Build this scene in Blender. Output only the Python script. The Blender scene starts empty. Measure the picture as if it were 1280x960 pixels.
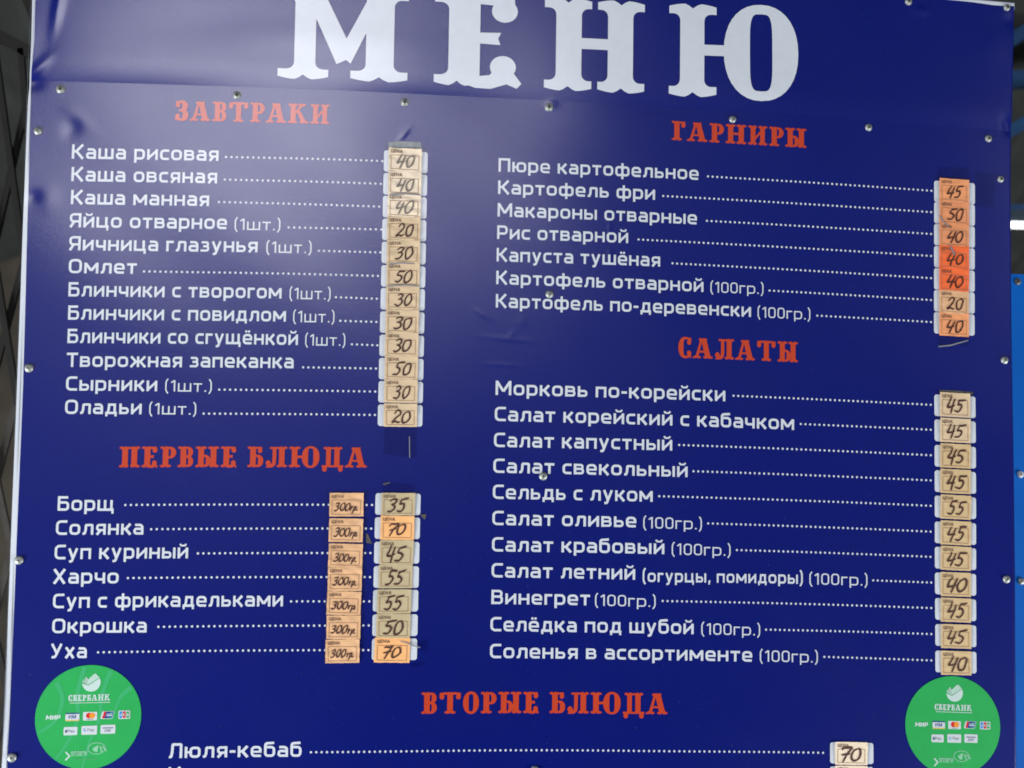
import bpy, bmesh, math, random
import numpy as np
from mathutils import Matrix, Vector
from mathutils.geometry import delaunay_2d_cdt

random.seed(4)
scene = bpy.context.scene
C = scene.collection

# ------------------------------------------------------------------ camera
Z0 = 1.75                                   # lens height above the floor
LENS, SENSOR = 40.0, 36.0
YAW, PITCH, ROLL = -0.09613843, 0.05789799, -0.01501157
BOW = 0.03431709                            # the board hangs slightly bowed in its own plane
cam_d = bpy.data.cameras.new("camera")
cam_d.lens, cam_d.sensor_width, cam_d.sensor_fit = LENS, SENSOR, 'HORIZONTAL'
cam_d.clip_start, cam_d.clip_end = 0.02, 200
cam_d.dof.use_dof = True
cam_d.dof.focus_distance = 1.01
cam_d.dof.aperture_fstop = 5.0
cam = bpy.data.objects.new("camera", cam_d)
C.objects.link(cam)
RV = Matrix.Rotation(YAW, 3, 'Z') @ Matrix.Rotation(PITCH, 3, 'X') @ Matrix.Rotation(ROLL, 3, 'Y')
cam.matrix_world = Matrix.Translation((0, -1, Z0)) @ (RV @ Matrix.Rotation(math.pi / 2, 3, 'X')).to_4x4()
scene.camera = cam
RVn = np.array(RV)

# ------------------------------------------------------------------ world, lights, exposure
world = bpy.data.worlds.new("World")
scene.world = world
world.use_nodes = True
nt = world.node_tree
sky = nt.nodes.new('ShaderNodeTexSky')
sky.sky_type = 'NISHITA'
sky.sun_disc = False
sky.sun_elevation = math.radians(38)
sky.sun_rotation = math.radians(60)
nt.links.new(sky.outputs[0], nt.nodes['Background'].inputs[0])
nt.nodes['Background'].inputs[1].default_value = 0.015

def area(name, centre, size, power, colour, target):
    d = bpy.data.lights.new(name, 'AREA')
    d.shape = 'RECTANGLE'
    d.size, d.size_y = size
    d.energy = power
    d.color = colour
    o = bpy.data.objects.new(name, d)
    C.objects.link(o)
    o.location = centre
    o.rotation_euler = (Vector(target) - Vector(centre)).to_track_quat('-Z', 'Y').to_euler()
    return o
# daylight under the eaves, in front of the board to the upper left, and an added weak lamp for right-edge sheen
area('daylight_opening', (-0.54, -3.5, Z0 + 1.31), (1.40, 0.92), 35.5, (0.975, 0.955, 1.05), (-0.54, 0, Z0 + 1.31))
area('right_sheen_lamp', (2.85, -3.4, Z0 + 1.05), (0.6, 1.0), 2.2, (1.0, 0.93, 0.88), (2.2, 0, Z0 + 0.9))
area('side_fill', (-2.0, -1.0, Z0 - 1.3), (1.0, 1.0), 96, (0.97, 0.985, 1.0), (0, 0, Z0 - 0.2))  # unseen fill lamp, added low on the left to even out the board
area('side_fill', (2.3, -0.9, Z0 - 1.5), (1.0, 1.0), 66, (0.97, 0.985, 1.0), (0.4, 0, Z0 - 0.3))  # its counterpart on the right, likewise an added fill

scene.view_settings.view_transform = 'Standard'
scene.view_settings.look = 'None'
scene.view_settings.exposure = 0.0
scene.view_settings.gamma = 1.0
scene.cycles.pixel_filter_type = 'BLACKMAN_HARRIS'
scene.cycles.filter_width = 1.75
scene.cycles.use_denoising = True

# ------------------------------------------------------------------ measuring: photo pixels -> the board's own millimetres
FPX = LENS / SENSOR * 1280
def ray(x, y):
    d = np.stack([np.asarray(x, float) - 640, np.full(np.shape(x), FPX), 480 - np.asarray(y, float)], -1) @ RVn.T
    return d
def uv(x, y):
    d = ray(x, y)
    u = d[..., 0] / d[..., 1]
    return float(u), float(d[..., 2] / d[..., 1] + BOW * u * u)
def uvs(pts):
    return [uv(*p) for p in pts]
def at(x, y, Y):                            # a point at depth Y behind the board plane
    d = ray(x, y)
    t = (Y + 1.0) / d[1]
    return Vector((d[0] * t, Y, d[2] * t + Z0))
PX = 1 / FPX                                # about one photo pixel on the board

# the relief of the two sheets: soft buckles, dents and creases (metres, towards the viewer)
V_SEAM = uv(320, 109)[1]
V_TOP = uv(1266, 4.5)[1]
V_BOT = uv(640, 1120)[1]
DENTS = []
for (x, y, sx, sy, rot, amp) in [
        (48, 86, 13, 4.5, -48, 0.7), (74, 4, 4, 22, 8, 0.8), (57, 60, 10, 26, 10, -0.25), (40, 104, 8, 6, 0, -0.8),
        (90, 160, 7, 9, 20, -0.45), (98, 148, 14, 6, 40, 0.25), (41, 246, 6, 6, 0, -0.5), (60, 250, 8, 12, 0, 0.25),
        (603, 393, 8, 1.8, 34, 0.20), (636, 424, 22, 2.0, 4, 0.12), (628, 456, 16, 1.6, 2, 0.10), (652, 402, 5, 5, 0, 0.1),
        (762, 285, 1.6, 6, 0, 0.14), (762, 320, 1.6, 7, 0, 0.14), (640, 418, 3, 3, 0, 0.12),
        (1262, 27, 6, 7, 0, -0.6), (1259, 157, 5, 8, -10, -0.9), (1238, 60, 14, 16, 0, 0.3),
        (820, 138, 30, 1.6, 2, -0.12), (1150, 14, 8, 4, 0, 0.4), (690, 130, 5, 4, 0, 0.3),
        (505, 168, 7, 2.0, -50, 0.28), (640, 40, 50, 90, 0, -0.5), (520, 40, 70, 60, 0, 0.5), (430, 52, 90, 14, 2, 0.25), (250, 30, 60, 20, -5, -0.3)]:
    u0, v0 = uv(x, y)
    a = math.radians(rot)
    DENTS.append((u0, v0, math.cos(a), math.sin(a), sx * PX, sy * PX, amp * 1e-3))
WAVES = []
rs = random.Random(9)
for k in range(14):
    wl = rs.uniform(0.07, 0.35)
    an = rs.uniform(0, math.pi)
    WAVES.append((math.cos(an) * 6.283 / wl, math.sin(an) * 6.283 / wl, rs.uniform(0, 6.28), wl * 0.0007))
def relief(u, v):
    u, v = np.asarray(u, float), np.asarray(v, float)
    d = np.zeros(np.broadcast(u, v).shape)
    for (kx, ky, ph, a) in WAVES:
        d = d + a * np.sin(kx * u + ky * v + ph)
    for (u0, v0, c, s, sx, sy, amp) in DENTS:
        du, dv = u - u0, v0 - v
        p, q = (c * du + s * dv) / sx, (-s * du + c * dv) / sy
        d = d + amp * np.exp(-0.5 * (p * p + q * q))
    return d
def header_lift(u, v):                      # the header sheet laps over the main sheet and curls in along its lower edge
    t = np.clip((np.asarray(v, float) - V_SEAM) / (34 * PX), 0, 1)
    wob = 1 + 0.35 * np.sin(np.asarray(u, float) * 23 + 1.0)
    return 0.00015 + 0.0010 * wob * (1 - (1 - t) ** 2)
def P(u, v, h, header=False):
    u, v = np.asarray(u, float), np.asarray(v, float)
    d = relief(u, v) + h
    if header:
        d = d + header_lift(u, v)
    return np.stack([u, -d, v - BOW * u * u + Z0], -1)

# ------------------------------------------------------------------ materials
def lin(r, g, b):
    f = lambda c: (c / 255 / 12.92) if c <= 10 else ((c / 255 + 0.055) / 1.055) ** 2.4
    return (f(r), f(g), f(b), 1)
def mat(name, col, rough=0.5, metal=0.0, spec=0.5, noise=0.0, nscale=40, bump=0.0, bscale=900, emit=None, rvar=0.0):
    m = bpy.data.materials.new(name)
    m.use_nodes = True
    n, l = m.node_tree.nodes, m.node_tree.links
    b = n['Principled BSDF']
    b.inputs['Base Color'].default_value = (*col[:3], 1)
    b.inputs['Roughness'].default_value = rough
    b.inputs['Metallic'].default_value = metal
    b.inputs['Specular IOR Level'].default_value = spec
    g = n.new('ShaderNodeNewGeometry')
    if noise:
        t = n.new('ShaderNodeTexNoise')
        t.inputs['Scale'].default_value = nscale
        t.inputs['Detail'].default_value = 6
        l.new(g.outputs['Position'], t.inputs['Vector'])
        r = n.new('ShaderNodeMapRange')
        r.inputs['From Min'].default_value, r.inputs['From Max'].default_value = 0.25, 0.75
        r.inputs['To Min'].default_value, r.inputs['To Max'].default_value = 1 - noise, 1 + noise
        l.new(t.outputs['Fac'], r.inputs['Value'])
        mx = n.new('ShaderNodeVectorMath')
        mx.operation = 'SCALE'
        mx.inputs[0].default_value = col[:3]
        l.new(r.outputs[0], mx.inputs['Scale'])
        l.new(mx.outputs[0], b.inputs['Base Color'])
    if rvar:
        t = n.new('ShaderNodeTexNoise')
        t.inputs['Scale'].default_value = 22
        t.inputs['Detail'].default_value = 8
        t.inputs['Roughness'].default_value = 0.65
        l.new(g.outputs['Position'], t.inputs['Vector'])
        r = n.new('ShaderNodeMapRange')
        r.inputs['From Min'].default_value, r.inputs['From Max'].default_value = 0.3, 0.7
        r.inputs['To Min'].default_value, r.inputs['To Max'].default_value = rough - rvar, rough + rvar
        l.new(t.outputs['Fac'], r.inputs['Value'])
        l.new(r.outputs[0], b.inputs['Roughness'])
    if bump:
        t = n.new('ShaderNodeTexNoise')
        t.inputs['Scale'].default_value = bscale
        t.inputs['Detail'].default_value = 3
        l.new(g.outputs['Position'], t.inputs['Vector'])
        bp = n.new('ShaderNodeBump')
        bp.inputs['Strength'].default_value = bump
        bp.inputs['Distance'].default_value = 0.0006
        l.new(t.outputs['Fac'], bp.inputs['Height'])
        l.new(bp.outputs[0], b.inputs['Normal'])
    if emit:
        b.inputs['Emission Color'].default_value = (*emit[:3], 1)
        b.inputs['Emission Strength'].default_value = emit[3]
    return m
GLOSS = dict(rough=0.265, spec=0.8, bump=0.10, bscale=700, rvar=0.006)
M_NAVY = mat('navy_print', (0.0006, 0.0066, 0.155), noise=0.16, nscale=800, **GLOSS)
def speckle(m, scale, lo, hi, col, amount):
    n, l = m.node_tree.nodes, m.node_tree.links
    b = n['Principled BSDF']
    src = b.inputs['Base Color'].links[0].from_socket
    g = n.new('ShaderNodeNewGeometry')
    t = n.new('ShaderNodeTexNoise')
    t.inputs['Scale'].default_value = scale
    t.inputs['Detail'].default_value = 2
    l.new(g.outputs['Position'], t.inputs['Vector'])
    r = n.new('ShaderNodeMapRange')
    r.inputs['From Min'].default_value, r.inputs['From Max'].default_value = lo, hi
    r.inputs['To Max'].default_value = amount
    l.new(t.outputs['Fac'], r.inputs['Value'])
    mx = n.new('ShaderNodeMix')
    mx.data_type = 'RGBA'
    mx.inputs['B'].default_value = (*col, 1)
    l.new(r.outputs[0], mx.inputs['Factor'])
    l.new(src, mx.inputs['A'])
    l.new(mx.outputs['Result'], b.inputs['Base Color'])
speckle(M_NAVY, 420, 0.72, 0.78, (0.12, 0.13, 0.16), 0.22)
speckle(M_NAVY, 7, 0.52, 0.80, (0.024, 0.030, 0.11), 0.10)
M_WHITE = mat('white_print', (0.665, 0.72, 0.785), noise=0.03, nscale=120, **GLOSS)
M_ORANGE = mat('orange_print', (0.56, 0.058, 0.020), noise=0.08, nscale=600, **GLOSS)
M_EDGE = mat('grey_sheet_edge', (0.24, 0.27, 0.30), rough=0.5)
M_STEEL = mat('dull_zinc', (0.40, 0.43, 0.40), rough=0.5, metal=0.6, noise=0.25, nscale=600)
M_RECESS = mat('dark_recess', (0.03, 0.035, 0.03), rough=0.7)
M_INK = mat('dark_brown_ink', (0.065, 0.020, 0.014), rough=0.5)
M_PENCIL = mat('faded_grey_ink', (0.22, 0.19, 0.16), rough=0.5)
M_PRINT = mat('brown_print', (0.36, 0.21, 0.12), rough=0.6)
M_GREEN = mat('green_sticker', (0.026, 0.40, 0.095), rough=0.30, bump=0.15, bscale=90, noise=0.05, nscale=60)
M_SWHITE = mat('sticker_white', (0.55, 0.70, 0.66), rough=0.30)
M_SPALE = mat('sticker_pale_green', (0.25, 0.58, 0.36), rough=0.30)
M_CARD = mat('card_white', (0.60, 0.66, 0.69), rough=0.3)
M_CBLUE = mat('card_blue', (0.02, 0.05, 0.26), rough=0.3)
M_CRED = mat('card_red', (0.62, 0.025, 0.02), rough=0.3)
M_CORANGE = mat('card_orange', (0.85, 0.30, 0.03), rough=0.3)
M_CYELLOW = mat('card_yellow', (0.80, 0.50, 0.10), rough=0.3)
M_CTEAL = mat('card_teal', (0.02, 0.20, 0.28), rough=0.3)
M_CBRIGHT = mat('card_bright_blue', (0.02, 0.28, 0.70), rough=0.3)
M_CINK = mat('card_ink', (0.06, 0.06, 0.16), rough=0.3)
PAPER = {
    'tan': mat('tan_paper', (0.73, 0.555, 0.345), rough=0.55, noise=0.07, nscale=90, bump=0.2, bscale=300),
    'peach': mat('peach_paper', (0.78, 0.46, 0.24), rough=0.55, noise=0.10, nscale=90, bump=0.3, bscale=300),
    'pale': mat('pale_peach_paper', (0.92, 0.77, 0.57), rough=0.4, noise=0.08, nscale=90, bump=0.3, bscale=300),
    'grey': mat('grey_beige_paper', (0.56, 0.46, 0.27), rough=0.5, noise=0.05, nscale=90, bump=0.2, bscale=300),
    'beige': mat('beige_paper', (0.66, 0.48, 0.25), rough=0.5, noise=0.05, nscale=90, bump=0.2, bscale=300),
    'orange': mat('orange_paper', (0.98, 0.51, 0.20), rough=0.5, noise=0.06, nscale=90, bump=0.2, bscale=300),
    'coral': mat('coral_paper', (0.90, 0.36, 0.15), rough=0.5, noise=0.06, nscale=90, bump=0.2, bscale=300),
    'salmon': mat('salmon_paper', (0.82, 0.32, 0.14), rough=0.4, noise=0.08, nscale=90, bump=0.2, bscale=300),
    'red': mat('bright_orange_paper', (0.95, 0.165, 0.045), rough=0.45, noise=0.06, nscale=90, bump=0.2, bscale=300),
}
def tape_mat(name, tint, gloss):
    m = bpy.data.materials.new(name)
    m.use_nodes = True
    n, l = m.node_tree.nodes, m.node_tree.links
    n.remove(n['Principled BSDF'])
    tr = n.new('ShaderNodeBsdfTransparent')
    tr.inputs[0].default_value = (*tint, 1)
    gl = n.new('ShaderNodeBsdfGlossy')
    gl.inputs['Roughness'].default_value = gloss
    mx = n.new('ShaderNodeMixShader')
    mx.inputs[0].default_value = 0.035
    l.new(tr.outputs[0], mx.inputs[1])
    l.new(gl.outputs[0], mx.inputs[2])
    l.new(mx.outputs[0], n['Material Output'].inputs[0])
    return m
M_TAPE = tape_mat('clear_tape_film', (0.85, 0.86, 0.89), 0.15)
M_TAPEG = mat('dusty_tape', (0.30, 0.32, 0.34), rough=0.45, noise=0.3, nscale=200)
M_TAPED = mat('grimy_tape_scrap', (0.085, 0.08, 0.07), rough=0.5, noise=0.4, nscale=400)
M_GLINT = mat('tape_crease_glint', (0.24, 0.25, 0.28), rough=0.35)  # glare along the tape creases, painted in as pale slivers

# ------------------------------------------------------------------ mesh helpers
def link(name, verts, faces, m, parent=None, smooth=False, mats=None, midx=None):
    me = bpy.data.meshes.new(name)
    me.from_pydata([tuple(map(float, v)) for v in verts], [], faces)
    for mm in (mats or [m]):
        me.materials.append(mm)
    if midx:
        me.polygons.foreach_set('material_index', midx)
    if smooth:
        me.polygons.foreach_set('use_smooth', [True] * len(me.polygons))
    me.update()
    o = bpy.data.objects.new(name, me)
    C.objects.link(o)
    if parent is not None:
        o.parent = parent
        o.matrix_parent_inverse = Matrix.Translation(-parent.location)
    return o
def empty(name, loc):
    o = bpy.data.objects.new(name, None)
    o.empty_display_size = 0.02
    o.location = loc
    C.objects.link(o)
    return o
def tag(o, label, cat, group=None):
    o['label'], o['category'] = label, cat
    if group:
        o['group'] = group
    return o

# ---- flat shapes: union / difference of outlines, last outline on top wins
def poly_mesh(polys):
    vs, fs, ops = [], [], []
    for op, pts in polys:
        b = len(vs)
        vs += [Vector((float(x), float(y))) for x, y in pts]
        ar = sum(pts[i][0] * pts[(i + 1) % len(pts)][1] - pts[(i + 1) % len(pts)][0] * pts[i][1] for i in range(len(pts)))
        idx = list(range(b, b + len(pts)))
        fs.append(idx if ar > 0 else idx[::-1])
        ops.append(op)
    ov, _, of, _, _, oid = delaunay_2d_cdt(vs, [], fs, 1, 1e-6)
    keep = [f for f, ids in zip(of, oid) if ids and ops[max(ids)] > 0]
    used = sorted({i for f in keep for i in f})
    rm = {i: k for k, i in enumerate(used)}
    return np.array([ov[i][:] for i in used]).reshape(-1, 2), [[rm[i] for i in f] for f in keep]
def rounded(path, r, n=5):
    if r <= 0:
        return [tuple(p) for p in path]
    out = [tuple(path[0])]
    for i in range(1, len(path) - 1):
        p, a, b = map(Vector, (path[i], path[i - 1], path[i + 1]))
        e1, e2 = a - p, b - p
        l1 = e1.length * (1 if i == 1 else 0.5)
        l2 = e2.length * (1 if i == len(path) - 2 else 0.5)
        e1.normalize(); e2.normalize()
        ang = e1.angle(e2)
        if ang > 3.1:
            out.append(tuple(p)); continue
        t = min(r / math.tan(ang / 2), l1 * 0.98, l2 * 0.98)
        s, e = p + e1 * t, p + e2 * t
        for k in range(n + 1):
            q = k / n
            w1, w2, w3 = (1 - q) ** 2, 2 * q * (1 - q) * 0.83, q * q
            tot = w1 + w2 + w3
            out.append(tuple((s * w1 + p * w2 + e * w3) / tot))
    out.append(tuple(path[-1]))
    return out
def ribbon(pts, w0, w1=None):
    pts = [Vector(p) for p in pts]
    n = len(pts)
    L, R = [], []
    for i, p in enumerate(pts):
        w = (w0 if w1 is None else w0 + (w1 - w0) * i / (n - 1)) / 2
        d1 = (pts[i] - pts[i - 1]).normalized() if i else (pts[1] - pts[0]).normalized()
        d2 = (pts[i + 1] - pts[i]).normalized() if i < n - 1 else d1
        n1, n2 = Vector((-d1.y, d1.x)), Vector((-d2.y, d2.x))
        m = (n1 + n2)
        m = m / max(m.length_squared / 2, 0.3)
        L.append(tuple(p + m * w)); R.append(tuple(p - m * w))
    return L + R[::-1]
def disc(cx, cy, rx, ry=None, n=16):
    ry = rx if ry is None else ry
    return [(cx + rx * math.cos(6.28318 * k / n), cy + ry * math.sin(6.28318 * k / n)) for k in range(n)]
def rrect(x0, y0, x1, y1, r, n=4):
    out = []
    for cx, cy, a in ((x1 - r, y0 + r, -90), (x1 - r, y1 - r, 0), (x0 + r, y1 - r, 90), (x0 + r, y0 + r, 180)):
        for k in range(n + 1):
            t = math.radians(a + 90 * k / n)
            out.append((cx + r * math.cos(t), cy + r * math.sin(t)))
    return out
def box2(x0, y0, x1, y1):
    return [(x0, y0), (x1, y0), (x1, y1), (x0, y1)]

# ------------------------------------------------------------------ lettering 1: the squarish rounded sans of the dishes
XH = 0.75
def sans(ch, w):
    A = []
    def S(path, r=0.0, ww=None):
        A.append((1, ribbon(rounded(path, r), ww or w)))
    def loop(l, b, r_, t, rad):
        m = (l + r_) / 2
        S([(m, b), (l, b), (l, t), (m, t)], rad)
        S([(m, b), (r_, b), (r_, t), (m, t)], rad)
    h = w / 2
    k = 1.15
    R = 0.20
    desc = -0.21
    def body(bw):
        return h, bw * k - h
    lo = ch
    if ch in 'оО':
        l, r = body(.62 if ch == 'о' else .74); t = (XH if ch == 'о' else 1) - h
        loop(l, h, r, t, R if ch == 'о' else .26); return A, r + h
    if ch in 'ао' or ch == 'а':
        l, r = body(.58)
        S([(l + .02, XH - h), (r, XH - h), (r, 0)], R)
        m = XH * .53
        S([(r, m), (l, m), (l, h), (r, h)], .13); return A, r + h
    if ch in 'сС':
        l, r = body(.52 if ch == 'с' else .64); t = (XH if ch == 'с' else 1) - h
        S([(r + h, t), (l, t), (l, h), (r + h, h)], R if ch == 'с' else .26); return A, r + h
    if ch in 'её':
        l, r = body(.60); t = XH - h; m = XH * .49
        S([(r + h * .6, h), (l, h), (l, t), (r, t), (r, m - w * .0)], R)
        S([(r + h, m - w * .05), (l, m - w * .05)], 0, w * .82)
        if ch == 'ё':
            for x in (.30, .70):
                A.append((1, disc(l + (r - l) * x, XH + .17, w * .52)))
        return A, r + h
    if ch in 'р':
        l, r = body(.62)
        S([(l, desc - .01), (l, XH)])
        S([(l, XH - h), (r, XH - h), (r, h), (l, h)], R); return A, r + h
    if ch in 'б':
        l, r = body(.62)
        S([(r, 1.04 - h), ((l + r) / 2, 1.02 - h), (l, 1.0 - h), (l, h), ((l + r) / 2, h)], R)
        S([((l + r) / 2, h), (r, h), (r, XH - h), (l, XH - h)], R); return A, r + h
    if ch in 'в':
        l, r = body(.60); m = XH * .52
        S([(l, 0), (l, XH)])
        S([(l, XH - h), (r - .03, XH - h), (r - .03, m), (l, m)], .13, w * .92)
        S([(l, m), (r, m), (r, h), (l, h)], .13, w * .92); return A, r + h
    if ch in 'г':
        l, r = body(.44)
        S([(l, 0), (l, XH - h), (r + h, XH - h)], 0); return A, r + h
    if ch in 'дД':
        l, r = body(.68)
        S([(r - .07, h), (r - .07, XH - h), (l + .17, XH - h), (l + .14, .3), (l + .08, h)], 0.0)
        S([(l - h, h), (r + h, h)])
        S([(l, h), (l, desc + .05)], 0, w * .9); S([(r, h), (r, desc + .05)], 0, w * .9); return A, r + h
    if ch in 'ж':
        l, r = body(.92); m = (l + r) / 2
        S([(m, 0), (m, XH)])
        for s in (-1, 1):
            S([(m + s * .48, XH), (m + s * .15, XH * .51)]); S([(m + s * .15, XH * .51), (m + s * .50, 0)])
            S([(m, XH * .51), (m + s * .19, XH * .51)])
        return A, r + h
    if ch in 'з':
        l, r = body(.52); m = XH * .52
        S([(l - .02, XH - h), (r - .02, XH - h), (r - .02, m), (l + .1, m)], .13, w * .92)
        S([(l + .1, m), (r, m), (r, h), (l - h, h)], .13, w * .92); return A, r + h
    if ch in 'ий':
        l, r = body(.62)
        S([(l, 0), (l, XH)]); S([(r, 0), (r, XH)])
        S([(l, .10), (r, XH - .10)], 0, w * .95)
        if ch == 'й':
            S([(l + .08, XH + .26), (l + .12, XH + .13), (r - .12, XH + .13), (r - .08, XH + .26)], .1, w * .72)
        return A, r + h
    if ch in 'кК':
        H = XH if ch == 'к' else 1.0
        l, r = body(.58 if ch == 'к' else .68)
        S([(l, 0), (l, H)])
        S([(l, H * .52), (l + .24, H * .52)])
        S([(r + .02, H), (l + .22, H * .53)], 0, w * 1.05); S([(l + .20, H * .54), (r + .04, 0)], 0, w * 1.08); return A, r + h
    if ch in 'лЛ':
        H = XH if ch == 'л' else 1.0
        l, r = body(.62 if ch == 'л' else .72)
        S([(r, 0), (r, H - h), (l + .14, H - h), (l + .12, H * .4), (l + .06, h), (l - h * .9, h)], .0 if 0 else .06); return A, r + h
    if ch in 'мМ':
        H = XH if ch == 'м' else 1.0
        l, r = body(.80 if ch == 'м' else .90); m = (l + r) / 2
        S([(l, 0), (l, H)]); S([(r, 0), (r, H)])
        S([(l, H - .04), (m, H * .26)], 0, w * 1.05); S([(r, H - .04), (m, H * .26)], 0, w * 1.05)
        A.append((-1, box2(l - 1, H, r + 1, H + .4))); return A, r + h
    if ch in 'н':
        l, r = body(.62)
        S([(l, 0), (l, XH)]); S([(r, 0), (r, XH)]); S([(l, XH * .5), (r, XH * .5)], 0, w * .92); return A, r + h
    if ch in 'пП':
        H = XH if ch == 'п' else 1.0
        l, r = body(.62 if ch == 'п' else .72)
        S([(l, 0), (l, H - h), (r, H - h), (r, 0)], 0); return A, r + h
    if ch in 'тТ':
        H = XH if ch == 'т' else 1.0
        l, r = body(.56 if ch == 'т' else .66); m = (l + r) / 2
        S([(l - h, H - h), (r + h, H - h)]); S([(m, 0), (m, H - h)]); return A, r + h
    if ch in 'уУ':
        H = XH if ch == 'у' else 1.0
        l, r = body(.60 if ch == 'у' else .70)
        if ch == 'у':
            S([(l, XH), (l + (r - l) * .5, .06)], 0); S([(r, XH), (l + (r - l) * .36, desc + .06), (l + .02, desc + .06)], .10)
        else:
            S([(l, 1), (l + (r - l) * .52, .36)], 0); S([(r, 1), (l + (r - l) * .36, h), (l + .0, h)], .14)
        return A, r + h
    if ch in 'ф':
        l, r = body(.90); m = (l + r) / 2
        loop(l, h, m, XH - h, .18); loop(m, h, r, XH - h, .18)
        S([(m, desc), (m, XH + .22)]); return A, r + h
    if ch in 'хХ':
        H = XH if ch == 'х' else 1.0
        l, r = body(.60 if ch == 'х' else .72)
        S([(l, H), (r, 0)], 0, w * 1.05); S([(r, H), (l, 0)], 0, w * 1.05); return A, r + h
    if ch in 'ц':
        l, r = body(.64)
        S([(l, XH), (l, h), (r + h * 1.9, h)], 0); S([(r, XH), (r, 0)]); S([(r + h * 1.0, h), (r + h * 1.0, desc + .02)], 0, w * .9); return A, r + w
    if ch in 'ч':
        l, r = body(.58)
        S([(l, XH), (l, XH * .38), (r, XH * .38)], .13); S([(r, XH), (r, 0)]); return A, r + h
    if ch in 'шщ':
        l, r = body(.88); m = (l + r) / 2
        S([(l, XH), (l, h), (r, h), (r, XH)], 0); S([(m, 0.02), (m, XH)])
        if ch == 'щ':
            S([(r, h), (r + w * .95, h)]); S([(r + h * 1.0, h), (r + h * 1.0, desc + .02)], 0, w * .9); return A, r + w
        return A, r + h
    if ch in 'ьы':
        l, r = body(.56)
        S([(l, 0), (l, XH)])
        S([(l, XH * .55), (r, XH * .55), (r, h), (l, h)], .14, w * .95)
        if ch == 'ы':
            S([(r + .27, 0), (r + .27, XH)]); return A, r + .27 + h
        return A, r + h
    if ch in 'ю':
        l, r = body(.86); m = l + (r - l) * .36
        S([(l, 0), (l, XH)]); S([(l, XH * .5), (m, XH * .5)], 0, w * .9); loop(m, h, r, XH - h, .18); return A, r + h
    if ch in 'яЯ':
        H = XH if ch == 'я' else 1.0
        l, r = body(.58 if ch == 'я' else .68)
        S([(r, 0), (r, H)])
        S([(r, H - h), (l + .02, H - h), (l + .02, H * .42), (r, H * .42)], .14 if ch == 'я' else .2, w * .95)
        S([(l + .24, H * .42), (l, 0)], 0, w * 1.05); return A, r + h
    if ch in 'Б':
        l, r = body(.66)
        S([(l, h), (l, 1 - h), (r, 1 - h)], 0)
        S([(l, .57), (r, .57), (r, h), (l - h, h)], .17); return A, r + h
    if ch in 'В':
        l, r = body(.66)
        S([(l, 0), (l, 1)]); S([(l, 1 - h), (r - .03, 1 - h), (r - .03, .53), (l, .53)], .17, w * .95)
        S([(l, .53), (r, .53), (r, h), (l, h)], .17, w * .95); return A, r + h
    if ch in 'РP':
        l, r = body(.66)
        S([(l, 0), (l, 1)]); S([(l, 1 - h), (r, 1 - h), (r, .40), (l, .40)], .2); return A, r + h
    if ch == '1':
        S([(0.02, .78), (.26, 1 - h * .4)], 0); S([(.28, 0), (.28, 1)]); return A, .28 + h + .03
    if ch == '0':
        l, r = body(.56); loop(l, h, r, 1 - h, .22); return A, r + h
    if ch == '(':
        S([(.26, 1.12), (.10, .9), (.10, .1), (.26, -.18)], .5, w * .9); return A, .30
    if ch == ')':
        S([(.04, 1.12), (.20, .9), (.20, .1), (.04, -.18)], .5, w * .9); return A, .30
    if ch == '.':
        A.append((1, rrect(0.02, 0, .02 + w * 1.15, w * 1.15, w * .3))); return A, w * 1.15 + .02
    if ch == ',':
        A.append((1, [(0.03, -.16), (.03 + w * .7, -.16), (.03 + w * 1.2, w * 1.1), (.03 + w * .1, w * 1.1)])); return A, w * 1.2 + .02
    if ch == '-':
        S([(0.0, XH * .52), (.36, XH * .52)]); return A, .36
    # a few upper case letters for the card logos and the small ЦЕНА print
    if ch == 'Ц':
        S([(h, 1), (h, h), (.72, h), (.72, -.18)]); S([(.6, 1), (.6, h)]); return A, .74
    if ch == 'Е':
        S([(.58, 1 - h), (h, 1 - h), (h, h), (.58, h)]); S([(h, .5), (.52, .5)]); return A, .58
    if ch == 'Н':
        S([(h, 0), (h, 1)]); S([(.64, 0), (.64, 1)]); S([(h, .5), (.64, .5)]); return A, .64 + h
    if ch == 'А' or ch == 'A':
        S([(h, 0), (.38, 1)]); S([(.72, 0), (.38, 1)]); S([(.18, .3), (.58, .3)]); return A, .72 + h
    if ch == 'И':
        S([(h, 0), (h, 1)]); S([(.64, 0), (.64, 1)]); S([(h, .1), (.64, .9)]); return A, .64 + h
    if ch == 'V':
        S([(h, 1), (.38, 0)]); S([(.72, 1), (.38, 0)]); return A, .72 + h
    if ch == 'I':
        S([(h, 0), (h, 1)]); return A, w
    if ch == 'S':
        S([(.58, 1 - h), (h, 1 - h), (h, .5), (.54, .5), (.54, h), (0, h)], .1); return A, .58
    if ch == 'G':
        S([(.6, 1 - h), (h, 1 - h), (h, h), (.6, h), (.6, .48), (.34, .48)], .2); return A, .6 + h
    if ch == 'J':
        S([(.4, 1), (.4, h), (0, h)], .15); return A, .4 + h
    if ch == 'a':
        return sans('а', w)
    if ch == 'y':
        return sans('у', w)
    raise KeyError(ch)
_cache = {}
def glyph(font, ch, w):
    key = (font, ch, w)
    if key not in _cache:
        polys, adv = (sans if font == 'sans' else slab)(ch, w)
        v, f = poly_mesh(polys)
        _cache[key] = (v, f, adv)
    return _cache[key]
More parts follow.
